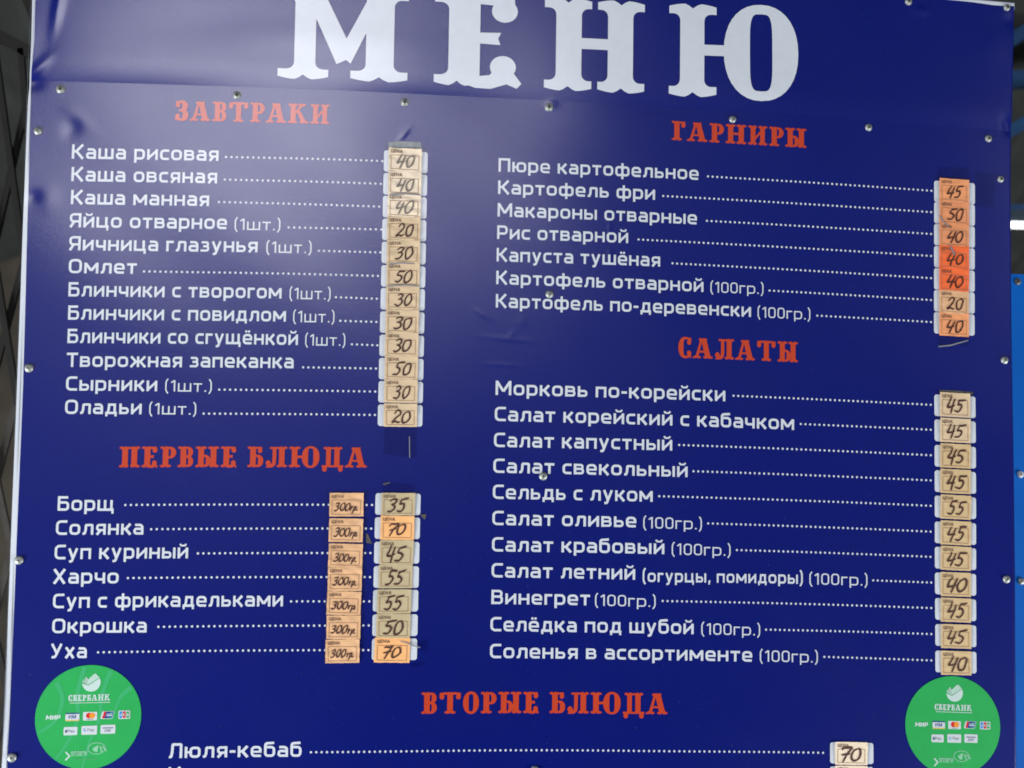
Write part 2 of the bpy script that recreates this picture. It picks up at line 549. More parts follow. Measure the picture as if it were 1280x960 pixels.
def set_text(text, font='sans', w=0.165, gap=0.15, space=0.40):
    """all glyphs of a line in em space, starting at x = 0; returns verts, faces, width"""
    V, F, x = [], [], 0.0
    n = 0
    for ch in text:
        if ch == ' ':
            x += space; continue
        v, f, adv = glyph(font, ch, w)
        V.append(v + np.array([x, 0]))
        F += [[i + n for i in q] for q in f]
        n += len(v)
        x += adv + gap
    return np.concatenate(V), F, x - gap

# ------------------------------------------------------------------ lettering 2: the western slab serif of the title and headings
SW, SR, ST = 0.275, 0.125, 0.10                # stem, serif reach, serif thickness
def cusp(x0, x1, y, s):                        # scalloped underside of a serif, x0 -> x1, s = -1 bottom, +1 top
    m = (x0 + x1) / 2
    pts = []
    for k in range(7):
        t = k / 6
        pts.append((x0 + (m - x0) * t, y - s * 0.018 + s * 0.030 * math.sin(t * 2.2) - (s * 0.045 * max(0, t - .72) / .28)))
    return pts + [(x0 + x1 - p[0], p[1]) for p in pts[::-1][1:]]
def stem(xc, w=SW, y0=0.0, y1=1.0, bl=SR, br=SR, tl=SR, tr=SR):
    l, r = xc - w / 2, xc + w / 2
    out = []
    out += cusp(l - bl, r + br, y0, -1) if (bl or br) else [(l, y0), (r, y0)]
    q = 0.075
    def br_(x, y, sx, sy):                     # concave bracket from serif to stem
        return [(x + sx * q * (1 - math.sin(a)), y + sy * q * (1 - math.cos(a))) for a in (0, .3, .6, .9, 1.2, 1.57)]
    if br:
        out += [(r + br, y0 + ST)] + br_(r, y0 + ST, 1, 1)
    if tr:
        out += br_(r, y1 - ST, 1, -1)[::-1] + [(r + tr, y1 - ST)]
    out += [p for p in cusp(l - tl, r + tr, y1, 1)[::-1]] if (tl or tr) else [(r, y1), (l, y1)]
    if tl:
        out += [(l - tl, y1 - ST)] + br_(l, y1 - ST, -1, -1)
    if bl:
        out += br_(l, y0 + ST, -1, 1)[::-1] + [(l - bl, y0 + ST)]
    return out
def dshape(x0, y0, x1, y1, r):                  # square left side, round right side
    n = 8
    a = [(x0, y0)]
    for k in range(n + 1):
        t = math.radians(-90 + 90 * k / n); a.append((x1 - r + r * math.cos(t), y0 + r + r * math.sin(t)))
    for k in range(n + 1):
        t = math.radians(90 * k / n); a.append((x1 - r + r * math.cos(t), y1 - r + r * math.sin(t)))
    return a + [(x0, y1)]
def superell(cx, cy, rx, ry, p=2.6, n=36):
    out = []
    for k in range(n):
        t = 6.28318 * k / n
        c, s = math.cos(t), math.sin(t)
        out.append((cx + rx * math.copysign(abs(c) ** (2 / p), c), cy + ry * math.copysign(abs(s) ** (2 / p), s)))
    return out
def slab(ch, w):
    A = []
    def add(p): A.append((1, p))
    def sub(p): A.append((-1, p))
    sx = SR + SW / 2
    r0 = sx + SW / 2                            # right side of the first stem
    if ch == 'Н':
        x2 = sx + SW + .26 if 0 else sx + .56
        add(stem(sx, br=.11, tr=.11)); add(stem(x2, bl=.11, tl=.11)); add(box2(sx, .455, x2, .575)); return A, x2 + sx
    if ch == 'П':
        x2 = sx + .44
        add(stem(sx, br=.03, tr=.0)); add(stem(x2, bl=.03, tl=.0)); add(box2(sx, .89, x2, .985)); return A, x2 + sx
    if ch == 'И':
        x2 = sx + .50
        add(stem(sx, w=.25, br=.08, tr=.07)); add(stem(x2, w=.25, bl=.07, tl=.08))
        add([(sx, .12), (sx, .28), (x2, .88), (x2, .72)]); return A, x2 + sx
    if ch == 'М':
        # narrow left stem, wide right stem, pointed middle
        add(stem(.245, w=.21, br=.13, tr=.0, bl=.16, tl=.16)); add(stem(.99, w=.28, bl=.15, br=.14, tl=.0, tr=.14))
        add([(.16, .985), (.41, .985), (.655, .45), (.90, .985), (1.05, .985), (.70, .175), (.655, .215), (.60, .185), (.56, .165), (.35, .66), (.27, .70)])
        return A, 1.27
    if ch in 'ЕБ':
        R = r0
        if ch == 'Е':
            add(stem(sx, br=0, tr=0))
            add([(sx, .985), (sx + .14, 1.0), (R + .30, .985), (R + .31, .80), (R + .20, .88), (R, .895), (sx, .90)])
            add(disc(R + .215, .825, .115, .125, 20))
            add([(R - .02, .46), (R + .18, .45), (R + .16, .52), (R + .185, .585), (R - .02, .58)])
            add([(sx, .01), (sx + .1, -.03), (R + .10, -.035), (R + .24, .02), (R + .33, -.025), (R + .37, .03), (R + .29, .16), (R + .30, .24), (R + .12, .17), (R + .09, .115), (R, .10), (sx, .10)])
            add(disc(R + .205, .205, .115, .125, 20)); return A, R + .37
        add(dshape(sx, .0, R + .36, .60, .26)); sub(dshape(R - .02, .10, R + .115, .50, .10))
        add(stem(sx, br=0, tr=0))
        add([(sx, .985), (R + .29, .985), (R + .31, .80), (R + .18, .89), (sx, .90)]); add(disc(R + .20, .80, .105, .12, 18)); return A, R + .36
    if ch in 'ВРЬ':
        R = r0
        if ch == 'В':
            add(dshape(sx, .47, R + .32, .99, .24)); add(dshape(sx, .005, R + .34, .55, .26))
            sub(dshape(R - .02, .57, R + .09, .895, .08)); sub(dshape(R - .02, .10, R + .10, .46, .09))
        elif ch == 'Р':
            add(dshape(sx, .42, R + .36, .99, .28)); sub(dshape(R - .02, .52, R + .11, .89, .10))
        else:
            add(dshape(sx, .005, R + .33, .60, .28)); sub(dshape(R - .02, .10, R + .10, .50, .10))
        add(stem(sx, br=0 if ch != 'Р' else SR, tr=SR if ch == 'Ь' else 0)); return A, R + .35
    if ch == 'Ы':
        A, a = slab('Ь', w)
        A.append((1, stem(a + .11, bl=.05))); return A, a + .11 + sx
    if ch == 'Г':
        R = r0
        add(stem(sx, tr=0)); add([(sx, .985), (R + .30, .985), (R + .31, .80), (R + .2, .88), (sx, .89)]); add(disc(R + .20, .79, .11, .125, 18)); return A, R + .31
    if ch == 'Т':
        m = .53
        add(stem(m, tl=0, tr=0)); add([(.02, .97), (.3, 1.0), (m, .985), (.76, 1.0), (1.04, .97), (1.04, .80), (.86, .885), (.2, .885), (.02, .80)])
        add(disc(.13, .79, .115, .13, 18)); add(disc(.93, .79, .115, .13, 18)); return A, 1.06
    if ch == 'О' or ch == 'C0':
        add(superell(.385, .5, .385, .53, 2.15)); sub(superell(.385, .5, .115, .41, 4.0)); return A, .77
    if ch == 'С':
        add(superell(.385, .5, .385, .53, 2.2)); sub(superell(.45, .5, .17, .41, 4.0)); sub(box2(.40, .28, .9, .72))
        sub(box2(.70, -.1, 1.0, 1.1))
        add([(.50, 1.0), (.68, .98), (.70, 1.0), (.70, .76), (.5, .80)]); add([(.50, 0.0), (.62, .03), (.71, -.01), (.69, .24), (.5, .20)])
        add(disc(.585, .765, .115, .125, 18)); add(disc(.585, .235, .115, .125, 18)); return A, .72
    if ch == 'З':
        add(dshape(.22, .46, .66, 1.02, .26)); add(dshape(.22, -.02, .70, .55, .27))
        sub(dshape(.12, .58, .37, .90, .1)); sub(dshape(.12, .10, .40, .46, .1)); sub(box2(-.1, .3, .25, .7))
        add([(.02, 1.0), (.06, .76), (.3, .9), (.3, 1.02), (.1, .97)]); add([(0, -.01), (.04, .24), (.3, .1), (.3, -.02), (.12, .03)])
        add(disc(.14, .775, .115, .12, 18)); add(disc(.13, .225, .12, .125, 18)); add(box2(.2, .47, .4, .56)); return A, .70
    if ch == 'Ю':
        add(stem(sx, br=.14, tr=.14)); add(box2(sx, .445, .80, .565))
        cx = sx + .79
        add(superell(cx, .5, .43, .535, 2.2)); sub(superell(cx + .0, .5, .13, .43, 4.2)); return A, cx + .43
    if ch == 'Л':
        x2 = .80
        add(stem(x2, bl=.10, tl=0)); add([(.22, .985), (x2, .985), (x2, .89), (.22, .89)])
        add(ribbon(rounded([(.44, .95), (.44, .40), (.42, .06), (.16, .07)], .2), .18)); add(box2(.25, .885, .45, .985))
        add(disc(.15, .19, .125, .14, 18)); add([(.02, 0), (.1, .06), (.3, .06), (.3, -.02), (.1, -.03)]); return A, x2 + sx
    if ch == 'Д':
        x1, x2 = .34, .76
        add(stem(x1, w=.23, bl=0, br=0, tr=0)); add(stem(x2, w=.26, bl=0, br=0, tl=0)); add(box2(x1, .89, x2, .985)); add(box2(.02, .0, 1.08, .10))
        add(disc(.16, -.09, .115, .13, 18)); add(disc(.94, -.09, .115, .13, 18)); return A, 1.08
    if ch == 'А':
        add([(.10, .02), (.26, .02), (.50, .93), (.40, .985)]); add([(.40, .985), (.70, .985), (.96, .02), (.66, .02), (.45, .84)])
        add(stem(.19, w=.15, y1=.14, tl=0, tr=0, bl=.17, br=.14)[:-1]); add(stem(.80, w=.27, y1=.14, tl=0, tr=0, bl=.12, br=.12))
        add(box2(.25, .28, .75, .375)); add(box2(.30, .90, .74, .985)); add([(.30, .90), (.36, .82), (.68, .82), (.74, .90)]); return A, 1.07
    if ch == 'К':
        add(stem(sx, br=.07, tr=.07))
        add([(.36, .40), (.36, .56), (.62, .93), (.80, .93)]); add([(.46, .58), (.62, .68), (.98, .04), (.70, .04)])
        add(stem(.72, w=.16, y0=.86, bl=0, br=0, tl=.12, tr=.12)[::1]); add(stem(.84, w=.26, y1=.13, tl=0, tr=0, bl=.10, br=.12)); return A, 1.09
    raise KeyError(ch)

# ------------------------------------------------------------------ setting a line of print on the board
def board_text(name, text, p0, p1, cap, m, font='sans', w=0.165, h=0.00025, parent=None, header=False, gap=0.15, space=0.40, cut=0):
    V, F, W = set_text(text, font, w, gap, space)
    (u0, v0), (u1, v1) = uv(*p0), uv(*p1)
    cs = uv(p0[0], p0[1] - cap)[1] - v0
    mn, mxx = V[:, 0].min(), V[:, 0].max()
    t = (V[:, 0] - mn) / (mxx - mn)
    u = u0 + (u1 - u0) * t
    v = v0 + (v1 - v0) * t + V[:, 1] * cs
    if cut:
        bm = bmesh.new()
        bv = [bm.verts.new((a, b, 0)) for a, b in zip(u, v)]
        for f in F:
            try:
                bm.faces.new([bv[i] for i in f])
            except ValueError:
                pass
        for ax, arr in ((0, u), (1, v)):
            for c in np.arange(arr.min() + cut, arr.max(), cut):
                co = [0, 0, 0]; co[ax] = c
                no = [0, 0, 0]; no[ax] = 1
                bmesh.ops.bisect_plane(bm, geom=bm.verts[:] + bm.edges[:] + bm.faces[:], dist=1e-7, plane_co=co, plane_no=no)
        bm.verts.index_update()
        u = np.array([q.co.x for q in bm.verts]); v = np.array([q.co.y for q in bm.verts])
        F = [[q.index for q in f.verts] for f in bm.faces]
        bm.free()
    return link(name, P(u, v, h, header), F, m, parent, smooth=bool(cut))
def board_shape(name, polys_uv, m, h, parent=None):
    V, F = poly_mesh([(op, [((a) * 1e3, (b) * 1e3) for a, b in pts]) for op, pts in polys_uv])
    V = V / 1e3
    return link(name, P(V[:, 0], V[:, 1], h), F, m, parent)
def leader(p0, p1, parent, gap_px=6.3):
    (u0, v0), (u1, v1) = uv(*p0), uv(*p1)
    n = max(2, int(round((u1 - u0) / (gap_px * PX))))
    V, F = [], []
    base = np.array(disc(0, 0, 1.42 * PX, n=10))
    for k in range(n + 1):
        t = k / n
        c = base + np.array([u0 + (u1 - u0) * t, v0 + (v1 - v0) * t])
        F.append(list(range(len(V) * 10, len(V) * 10 + 10)))
        V.append(c)
    V = np.concatenate(V)
    return link('dotted_leader', P(V[:, 0], V[:, 1], 0.00025), F, M_WHITE, parent)

# ------------------------------------------------------------------ the menu board
board = empty('menu_board', (0.11, 0.0, Z0))
tag(board, 'large navy menu board with white Cyrillic dish list and orange section headings', 'menu board')
LEFT_OUT = [(40.5, -60), (40.2, 0), (39, 50), (37.5, 80), (36.6, 100), (34.5, 130), (33.2, 160), (30.5, 240), (26, 360), (21.2, 480), (12, 720), (2, 960), (-4.5, 1130)]
LEFT_IN = [(46, -60), (44.8, 0), (43.2, 50), (40.5, 80), (38.6, 100), (38.2, 130), (37.5, 160), (35.6, 240), (32.5, 360), (28.8, 480), (19.3, 720), (9, 960), (2, 1130)]
RIGHT = [(1266.5, -5), (1264.5, 100), (1262.3, 240), (1264, 400), (1265.3, 480), (1268.2, 720), (1270.3, 960), (1272, 1130)]
def edge_fn(pts):
    a = np.array(uvs(pts))[::-1]
    o = np.argsort(a[:, 1])
    return lambda v: np.interp(v, a[o, 1], a[o, 0])
uLo, uLi, uR = edge_fn(LEFT_OUT), edge_fn(LEFT_IN), edge_fn(RIGHT)
def sheet(name, v0, v1, ul, ur, nu, nv, m, h, header=False, thick=0.0006, parent=board, vfun=None):
    vv = np.linspace(v0, v1, nv)
    s = np.linspace(0, 1, nu)
    V = np.repeat(vv[:, None], nu, 1)
    U = ul(vv)[:, None] * (1 - s) + ur(vv)[:, None] * s
    if vfun is not None:
        V = vfun(U, V)
    front = P(U, V, h, header).reshape(-1, 3)
    idx = np.arange(nu * nv).reshape(nv, nu)
    F = np.stack([idx[:-1, :-1], idx[:-1, 1:], idx[1:, 1:], idx[1:, :-1]], -1).reshape(-1, 4).tolist()
    rim = list(idx[0, :]) + list(idx[1:, -1]) + list(idx[-1, -2::-1]) + list(idx[-2:0, 0])
    back = front[rim] + np.array([0, thick, 0])
    n = len(front)
    for i in range(nu - 1 if header else 0, len(rim)):      # the lapping edge of the header lies flat on the sheet below
        j = (i + 1) % len(rim)
        F.append([int(rim[j]), int(rim[i]), n + i, n + j])
    o = link(name, np.concatenate([front, back]), F, m, parent, smooth=True)
    return o
# white substrate behind both printed sheets, its cut edge showing down the left side and along the top
sub_v = np.linspace(V_BOT, V_TOP, 160)
ring = [(uLo(v), v) for v in sub_v] + [(uR(v) + 1.0 * PX, v) for v in sub_v[::-1]]
ru, rv_ = np.array([r[0] for r in ring]), np.array([r[1] for r in ring])
fr = P(ru, rv_, 0.0); fr[:, 1] = 0.0045; bk = fr + np.array([0, 0.004, 0])
n = len(ring)
faces = [[i, 2 * 160 - 1 - i, 2 * 160 - 2 - i, i + 1] for i in range(159)]
faces = [f[::-1] for f in faces]
faces += [[n + i for i in f[::-1]] for f in faces]
faces += [[(i + 1) % n, i, n + i, n + (i + 1) % n] for i in range(n)]
link('backing_panel', np.concatenate([fr, bk]), faces, M_EDGE, board)
link_m = sheet('white_margin', V_BOT, V_TOP, uLo, lambda v: uLi(v) + 3 * PX, 8, 420, M_WHITE, -0.0002)
def top_v(U, V):                                # the print stops short of the top edge on the right, where white shows
    e = np.clip((V - (V_TOP - 14 * PX)) / (14 * PX), 0, 1)
    cut = np.interp(U, [0.3, 0.40, 0.50, 0.545, 0.575], [0, 1.0, 3.2, 5.5, 4.0]) * PX + 0.6 * PX * np.sin(U * 60) ** 2
    return V - e * cut
sheet('main_sheet', V_BOT, V_SEAM + 8 * PX, uLi, uR, 640, 460, M_NAVY, 0.0)
sheet('header_sheet', V_SEAM, V_TOP, uLi, uR, 640, 110, M_NAVY, 0.0, header=True, vfun=top_v, thick=0.00025)
sheet('top_margin', V_TOP - 10 * PX, V_TOP, lambda v: np.full(np.shape(v), 0.30), lambda v: uR(v) + 0.5 * PX, 200, 8, M_WHITE, -0.0001, header=True)

# title and headings
TITLE = [('М', (347.0, 97.3), (509.0, 103.0), 113), ('Е', (542.0, 104.3), (651.5, 108.5), 113), ('Н', (679.5, 111.3), (804.5, 117.3), 113), ('Ю', (835.3, 119.5), (997.3, 124.7), 113.5)]
title = None
for ch, a, b, cap in TITLE:
    o = board_text('title_letter', ch, a, b, cap, M_WHITE, 'slab', h=0.0003, parent=board, header=True, cut=0.0045)
for text, a, b, cap in [('ЗАВТРАКИ', (218.4, 150.2), (411.5, 155.8), 24.6), ('ПЕРВЫЕ БЛЮДА', (148.8, 584.2), (458.3, 584.4), 25.8),
                        ('ГАРНИРЫ', (839.6, 175.0), (1007.6, 185.0), 23.8), ('САЛАТЫ', (847.6, 446.8), (997.2, 452.8), 25.3),
                        ('ВТОРЫЕ БЛЮДА', (526.6, 891.9), (833.8, 892.3), 26.6)]:
    board_text('section_heading', text, a, b, cap, M_ORANGE, 'slab', parent=board, gap=0.10, space=0.42)

# dish lines: text, (x0,y0,x1,y1) of the baseline, [(suffix, x0,y0,x1,y1, bold)], leader (x0,y0,x1,y1)
B = [('Каша рисовая', (89.5, 198.2, 273, 201.2), [], (282.5, 196.2, 478, 201.5)),
     ('Каша овсяная', (89, 226.4, 271.2, 229.2), [], (281, 224.5, 476, 230)),
     ('Каша манная', (88.5, 255.2, 261.2, 257.6), [], (273.7, 252.5, 474, 258.5)),
     ('Яйцо отварное', (86.8, 284.2, 283.7, 286.6), [('(1шт.)', 293.2, 287.4, 350.4, 288.2, 0)], (361, 284.5, 476.7, 287)),
     ('Яичница глазунья', (86.2, 313, 322, 315.6), [('(1шт.)', 333, 316.2, 389.4, 316.8, 0)], (398.7, 313.7, 475.5, 315.7)),
     ('Омлет', (86, 341.6, 170.7, 342.4), [], (180, 339.2, 472.5, 345)),
     ('Блинчики с творогом', (85.6, 370.6, 352, 373.4), [('(1шт.)', 362, 374, 413.2, 374.6, 0)], (420, 371.7, 471, 373.5)),
     ('Блинчики с повидлом', (85, 399.6, 357.4, 402.2), [('(1шт.)', 366.5, 402.8, 418, 403.4, 0)], (425.5, 401.2, 470.5, 402.5)),
     ('Блинчики со сгущёнкой', (84.2, 428.8, 372.4, 431.4), [('(1шт.)', 381.5, 432, 431.5, 432.5, 0)], (440, 430.5, 471.7, 431.7)),
     ('Творожная запеканка', (83, 458.6, 367, 460.4), [], (379, 459.2, 470, 460.7)),
     ('Сырники', (82.2, 488.2, 196.2, 489), [('(1шт.)', 206.2, 489.2, 264.5, 489.8, 0)], (274, 487, 469, 489.5)),
     ('Оладьи', (81, 517.4, 176.7, 517.8), [('(1шт.)', 186.2, 517.8, 245, 518.4, 0)], (254.5, 517, 468.7, 518.7))]
SOUP = [('Борщ', (72, 638.4, 142, 638.6), [], (156.7, 631.2, 465, 631.2)),
        ('Солянка', (69.8, 668.6, 179.2, 668.2), [], (189, 661.5, 464, 660.7)),
        ('Суп куриный', (68.2, 699.2, 235, 697.8), [], (247.5, 691.7, 463, 691.2)),
        ('Харчо', (66.2, 729.6, 148.2, 729.2), [], (160, 722.5, 462.5, 721.2)),
        ('Суп с фрикадельками', (66, 760.4, 353.7, 757.8), [], (364, 751.5, 461.7, 751.5)),
        ('Окрошка', (65, 791.6, 183.2, 790.6), [], (198, 783.5, 461, 781.5)),
        ('Уха', (63, 823, 108.2, 822.6), [], (122.5, 815.5, 460.7, 812.2))]
GARN = [('Пюре картофельное', (623.2, 214.2, 873.2, 225), [], (885, 220.5, 1164, 238.5)),
        ('Картофель фри', (622.6, 242.2, 818.7, 249.8), [], (829, 245, 1163.7, 265.2)),
        ('Макароны отварные', (622, 270.4, 871.2, 280.6), [], (883.7, 276, 1163.7, 292.5)),
        ('Рис отварной', (621.4, 298.4, 785, 304), [], (798, 299.5, 1163.7, 320)),
        ('Капуста тушёная', (620.7, 326.6, 825, 333.4), [], (840.5, 329.2, 1163.7, 347.7)),
        ('Картофель отварной', (620.2, 355.2, 879.2, 365), [('(100гр.)', 888, 365.6, 954.4, 367.6, 0)], (962, 363.2, 1163.7, 375)),
        ('Картофель по-деревенски', (619.7, 384.4, 938.7, 396.2), [('(100гр.)', 947, 396.8, 1013, 399.6, 0)], (1021.7, 394.5, 1163.7, 402.5))]
SAL = [('Морковь по-корейски', (619.4, 493.6, 906.4, 501.6), [], (916.7, 494.7, 1163, 506)),
       ('Салат корейский с кабачком', (618.4, 526.2, 992.6, 537.4), [], (1001, 530, 1163, 537.2)),
       ('Салат капустный', (617.4, 558.7, 840, 563.2), [], (848.7, 556.2, 1163, 569)),
       ('Салат свекольный', (616.6, 591, 859.2, 596.4), [], (866.7, 589, 1163, 600.5)),
       ('Сельдь с луком', (616, 623.6, 815.5, 627.2), [], (823.7, 620.2, 1163, 632.2)),
       ('Салат оливье', (615.4, 656.4, 795, 659.2), [('(100гр.)', 803.7, 660.2, 877, 661.8, 0)], (885, 654.2, 1163, 664.5)),
       ('Салат крабовый', (614.9, 689.4, 830, 692.6), [('(100гр.)', 839.2, 693.2, 913, 694.8, 0)], (921, 687.5, 1163, 696)),
       ('Салат летний', (614.4, 721.8, 793.7, 724.6), [('(огурцы, помидоры)', 803, 727.2, 1003.7, 730, 1), ('(100гр.)', 1012, 730.6, 1084.5, 732.2, 0)], (1091.7, 725.5, 1164, 728.2)),
       ('Винегрет', (614.2, 755.2, 737.5, 756.8), [('(100гр.)', 743.7, 757.2, 819.2, 758.6, 0)], (828, 751, 1164, 760)),
       ('Селёдка под шубой', (613, 789.2, 866.7, 792.6), [('(100гр.)', 876.2, 792.8, 950, 794.4, 0)], (957.5, 787, 1164, 792.5)),
       ('Соленья в ассортименте', (612.4, 822.8, 940, 827), [('(100гр.)', 949.5, 826.8, 1022.5, 828.4, 0)], (1030.7, 821.2, 1164, 825.5))]
MAIN = [('Люля-кебаб', (211, 948, 376.8, 946), [], (388.7, 940.2, 1028.7, 940.9))]
def dish_line(row, cap, gap_px=6.4):
    text, (x0, y0, x1, y1), suf, ld = row
    o = board_text('menu_line', text, (x0, y0), (x1, y1), cap, M_WHITE, parent=board)
    for s, a0, b0, a1, b1, bold in suf:
        board_text('portion_note', s, (a0, b0), (a1, b1), cap * (0.79 if not bold else 0.86), M_WHITE, w=0.165 if bold else 0.115, parent=o, gap=0.17)
    if ld:
        leader(ld[:2], ld[2:], o, gap_px)
for r in B: dish_line(r, 17.8, 6.55)
for r in SOUP: dish_line(r, 18.2, 6.6)
for r in GARN: dish_line(r, 17.0, 6.1)
for r in SAL: dish_line(r, 17.9, 6.15)
for r in MAIN: dish_line(r, 18.6, 6.4)
board_text('menu_line', 'Купаты куриные', (210, 978), (445, 976), 18.8, M_WHITE, parent=board)

def window(xc, yc, w, h):
    x0, v0 = uv(xc - w / 2, yc); x1, _ = uv(xc + w / 2, yc)
    uc, vt = uv(xc, yc - h / 2); _, vb = uv(xc, yc + h / 2)
    board_shape('price_window', [(1, rrect(x0, vb, x1, vt, 3.2 * PX))], M_WHITE, 0.0003, board)
for i, r in enumerate(B):
    window(507.2 - 7.0 * i / 11, r[3][3] + 0.7, 54.6 + 1.2 * i / 11, 26.8)
for i, y in enumerate((630.2, 660.2, 690.8, 721.2, 750.7, 781.2, 811.3)):
    window(497.4 - 4.3 * i / 6, y, 56.4, 27)
for i, r in enumerate(GARN):
    window(1192.7, r[3][3] + 2.4, 50.5, 26.6)
for i, r in enumerate(SAL):
    window(1193.1 + 1.6 * i / 10, r[3][3] + 1.9, 51.2, 27)
window(1064.6, 941.4, 54.2, 26.4)
window(1064.4, 971.4, 54.2, 26.4)

# screws: head (dome and flange) with a dark cross recess
def make_screw(px, py, dome, r_px, parent, h0=0.0, header=False, Y=None, m=None):
    if Y is None:
        u, v = uv(px, py)
        c = Vector(P(u, v, h0, header).tolist())
    else:
        c = at(px, py, Y)
    R = r_px * PX * (1.0 if Y is None else 1.0 + Y)
    prof = [(1.0, 0.0), (1.02, 0.10), (0.93, 0.25), (0.74, 0.42), (0.42, 0.55), (0.0, 0.60)] if dome else \
           [(1.0, 0.0), (1.0, 0.12), (0.88, 0.20), (0.62, 0.22), (0.55, 0.34), (0.32, 0.40), (0.0, 0.40)]
    N = 20
    V, F = [], []
    for rr, hh in prof[:-1]:
        for k in range(N):
            a = 6.28318 * k / N
            V.append((c.x + R * rr * math.cos(a), c.y - R * hh - 0.0001, c.z + R * rr * math.sin(a)))
    V.append((c.x, c.y - R * prof[-1][1] - 0.0001, c.z))
    for j in range(len(prof) - 2):
        for k in range(N):
            F.append([j * N + k, j * N + (k + 1) % N, (j + 1) * N + (k + 1) % N, (j + 1) * N + k])
    j = len(prof) - 2
    F += [[j * N + k, j * N + (k + 1) % N, len(V) - 1] for k in range(N)]
    o = link('screw', V, F, m or M_STEEL, parent, smooth=True)
    an = random.uniform(0, 1.5)
    if dome:
        polys = [(1, ribbon([(math.cos(an + b) * -.42, math.sin(an + b) * -.42), (math.cos(an + b) * .42, math.sin(an + b) * .42)], .14)) for b in (0, 1.571)]
        y = c.y - R * 0.59
    else:
        polys = [(1, disc(0.02, -.02, .36, n=14))]
        y = c.y - R * 0.43
    VV, FF = poly_mesh(polys)
    link('screw_recess', [(c.x + a * R, y - 0.0002 - (0.0001 if dome else 0), c.z + b * R) for a, b in VV], FF, M_RECESS, o)
    return o
for (x, y, dome, r, hd) in [(75.7, 111.5, 0, 5.4, 0), (296.2, 119.2, 0, 5.0, 0), (47.5, 163.7, 1, 5.0, 0), (505.8, 127.9, 0, 5.2, 0), (686, 134.2, 0, 5.3, 0),
                            (915.5, 149.5, 1, 4.6, 0), (1085.7, 159.4, 0, 4.7, 0), (1235, 173.6, 0, 4.6, 0), (1135, 2.6, 0, 4.8, 1), (1257, 10.6, 0, 4.6, 1),
                            (1250, 224.4, 0, 4.4, 0), (36.3, 460.2, 1, 5.2, 0), (686.7, 368, 1, 4.9, 0), (1255.3, 450.3, 1, 5.0, 0), (23.9, 700.2, 1, 5.2, 0),
                            (679, 595.3, 1, 5.1, 0), (1257.5, 724, 1, 5.0, 0), (15, 947, 1, 5.3, 0), (668.3, 963, 1, 5.2, 0)]:
    make_screw(x, y, dome, r, board, 0.0002, bool(hd))

# ------------------------------------------------------------------ price stickers
def spline(pts, n=6):
    out = []
    for i in range(len(pts) - 1):
        p0, p1, p2, p3 = (np.array(pts[max(0, min(len(pts) - 1, i + k))]) for k in (-1, 0, 1, 2))
        for k in range(n):
            t = k / n
            out.append(tuple(0.5 * (2 * p1 + (p2 - p0) * t + (2 * p0 - 5 * p1 + 4 * p2 - p3) * t * t + (3 * p1 - p0 - 3 * p2 + p3) * t ** 3)))
    return out + [tuple(pts[-1])]
HAND = {
    '0': [[(.38, .98), (.10, .80), (.02, .40), (.18, .03), (.45, .12), (.58, .50), (.52, .88), (.36, .99)]],
    '2': [[(.06, .76), (.20, .97), (.44, .95), (.50, .72), (.30, .36), (.02, .05), (.14, .03), (.30, .09), (.50, .00), (.64, .08)]],
    '3': [[(.08, .86), (.26, 1.0), (.50, .93), (.46, .70), (.22, .55)], [(.22, .55), (.46, .50), (.52, .26), (.30, .00), (.00, .08)]],
    '4': [[(.22, 1.0), (.12, .70), (.02, .38), (.24, .38), (.58, .46)], [(.54, .92), (.46, .45), (.38, -.08)]],
    '5': [[(.20, .94), (.12, .58), (.34, .60), (.50, .36), (.32, .04), (.00, .06)], [(.18, .94), (.40, .96), (.66, 1.02)]],
    '7': [[(.06, .82), (.10, .95), (.36, .93), (.64, .98), (.40, .46), (.28, -.05)], [(.14, .42), (.56, .52)]],
    'г': [[(.02, .40), (.10, .50), (.08, .20), (.06, .02)], [(.09, .36), (.17, .49), (.30, .47)]],
    'р': [[(.12, .50), (.06, .0), (.0, -.30)], [(.10, .36), (.28, .50), (.38, .28), (.22, .06), (.08, .12)]],
    '.': [[(.0, .04), (.10, .05)]],
}
def brush(pts, w):
    polys = []
    q = spline(pts)
    n = len(q)
    for i in range(n - 1):
        t = i / max(1, n - 1)
        ww = w * (0.85 + 0.3 * math.sin(t * 3.1))
        polys.append((1, ribbon([q[i], q[i + 1]], ww)))
        polys.append((1, disc(q[i][0], q[i][1], ww / 2, n=8)))
    polys.append((1, disc(q[-1][0], q[-1][1], w * .42, n=8)))
    return polys
def written(text, w, rnd):
    V, F, x, n = [], [], 0, 0
    for ch in text:
        polys = []
        j = lambda: rnd.uniform(-.045, .045)
        for st in HAND[ch]:
            polys += brush([(a + j(), b + j()) for a, b in st], w)
        v, f = poly_mesh(polys)
        v = v.copy()
        v[:, 1] *= rnd.uniform(.94, 1.06)
        v[:, 0] = v[:, 0] + 0.24 * v[:, 1] + x
        V.append(v); F += [[i + n for i in q] for q in f]; n += len(v)
        x += {'г': .40, 'р': .46, '.': .1}.get(ch, .74) + rnd.uniform(-.04, .04)
    V = np.concatenate(V)
    V[:, 0] -= (V[:, 0].min() + V[:, 0].max()) / 2
    return V, F
price_word = set_text('ЦЕНА', 'sans', 0.17, 0.18)
M_WORD = mat('dark_brown_print', (0.17, 0.095, 0.06), rough=0.6)
sticker_no = [0]
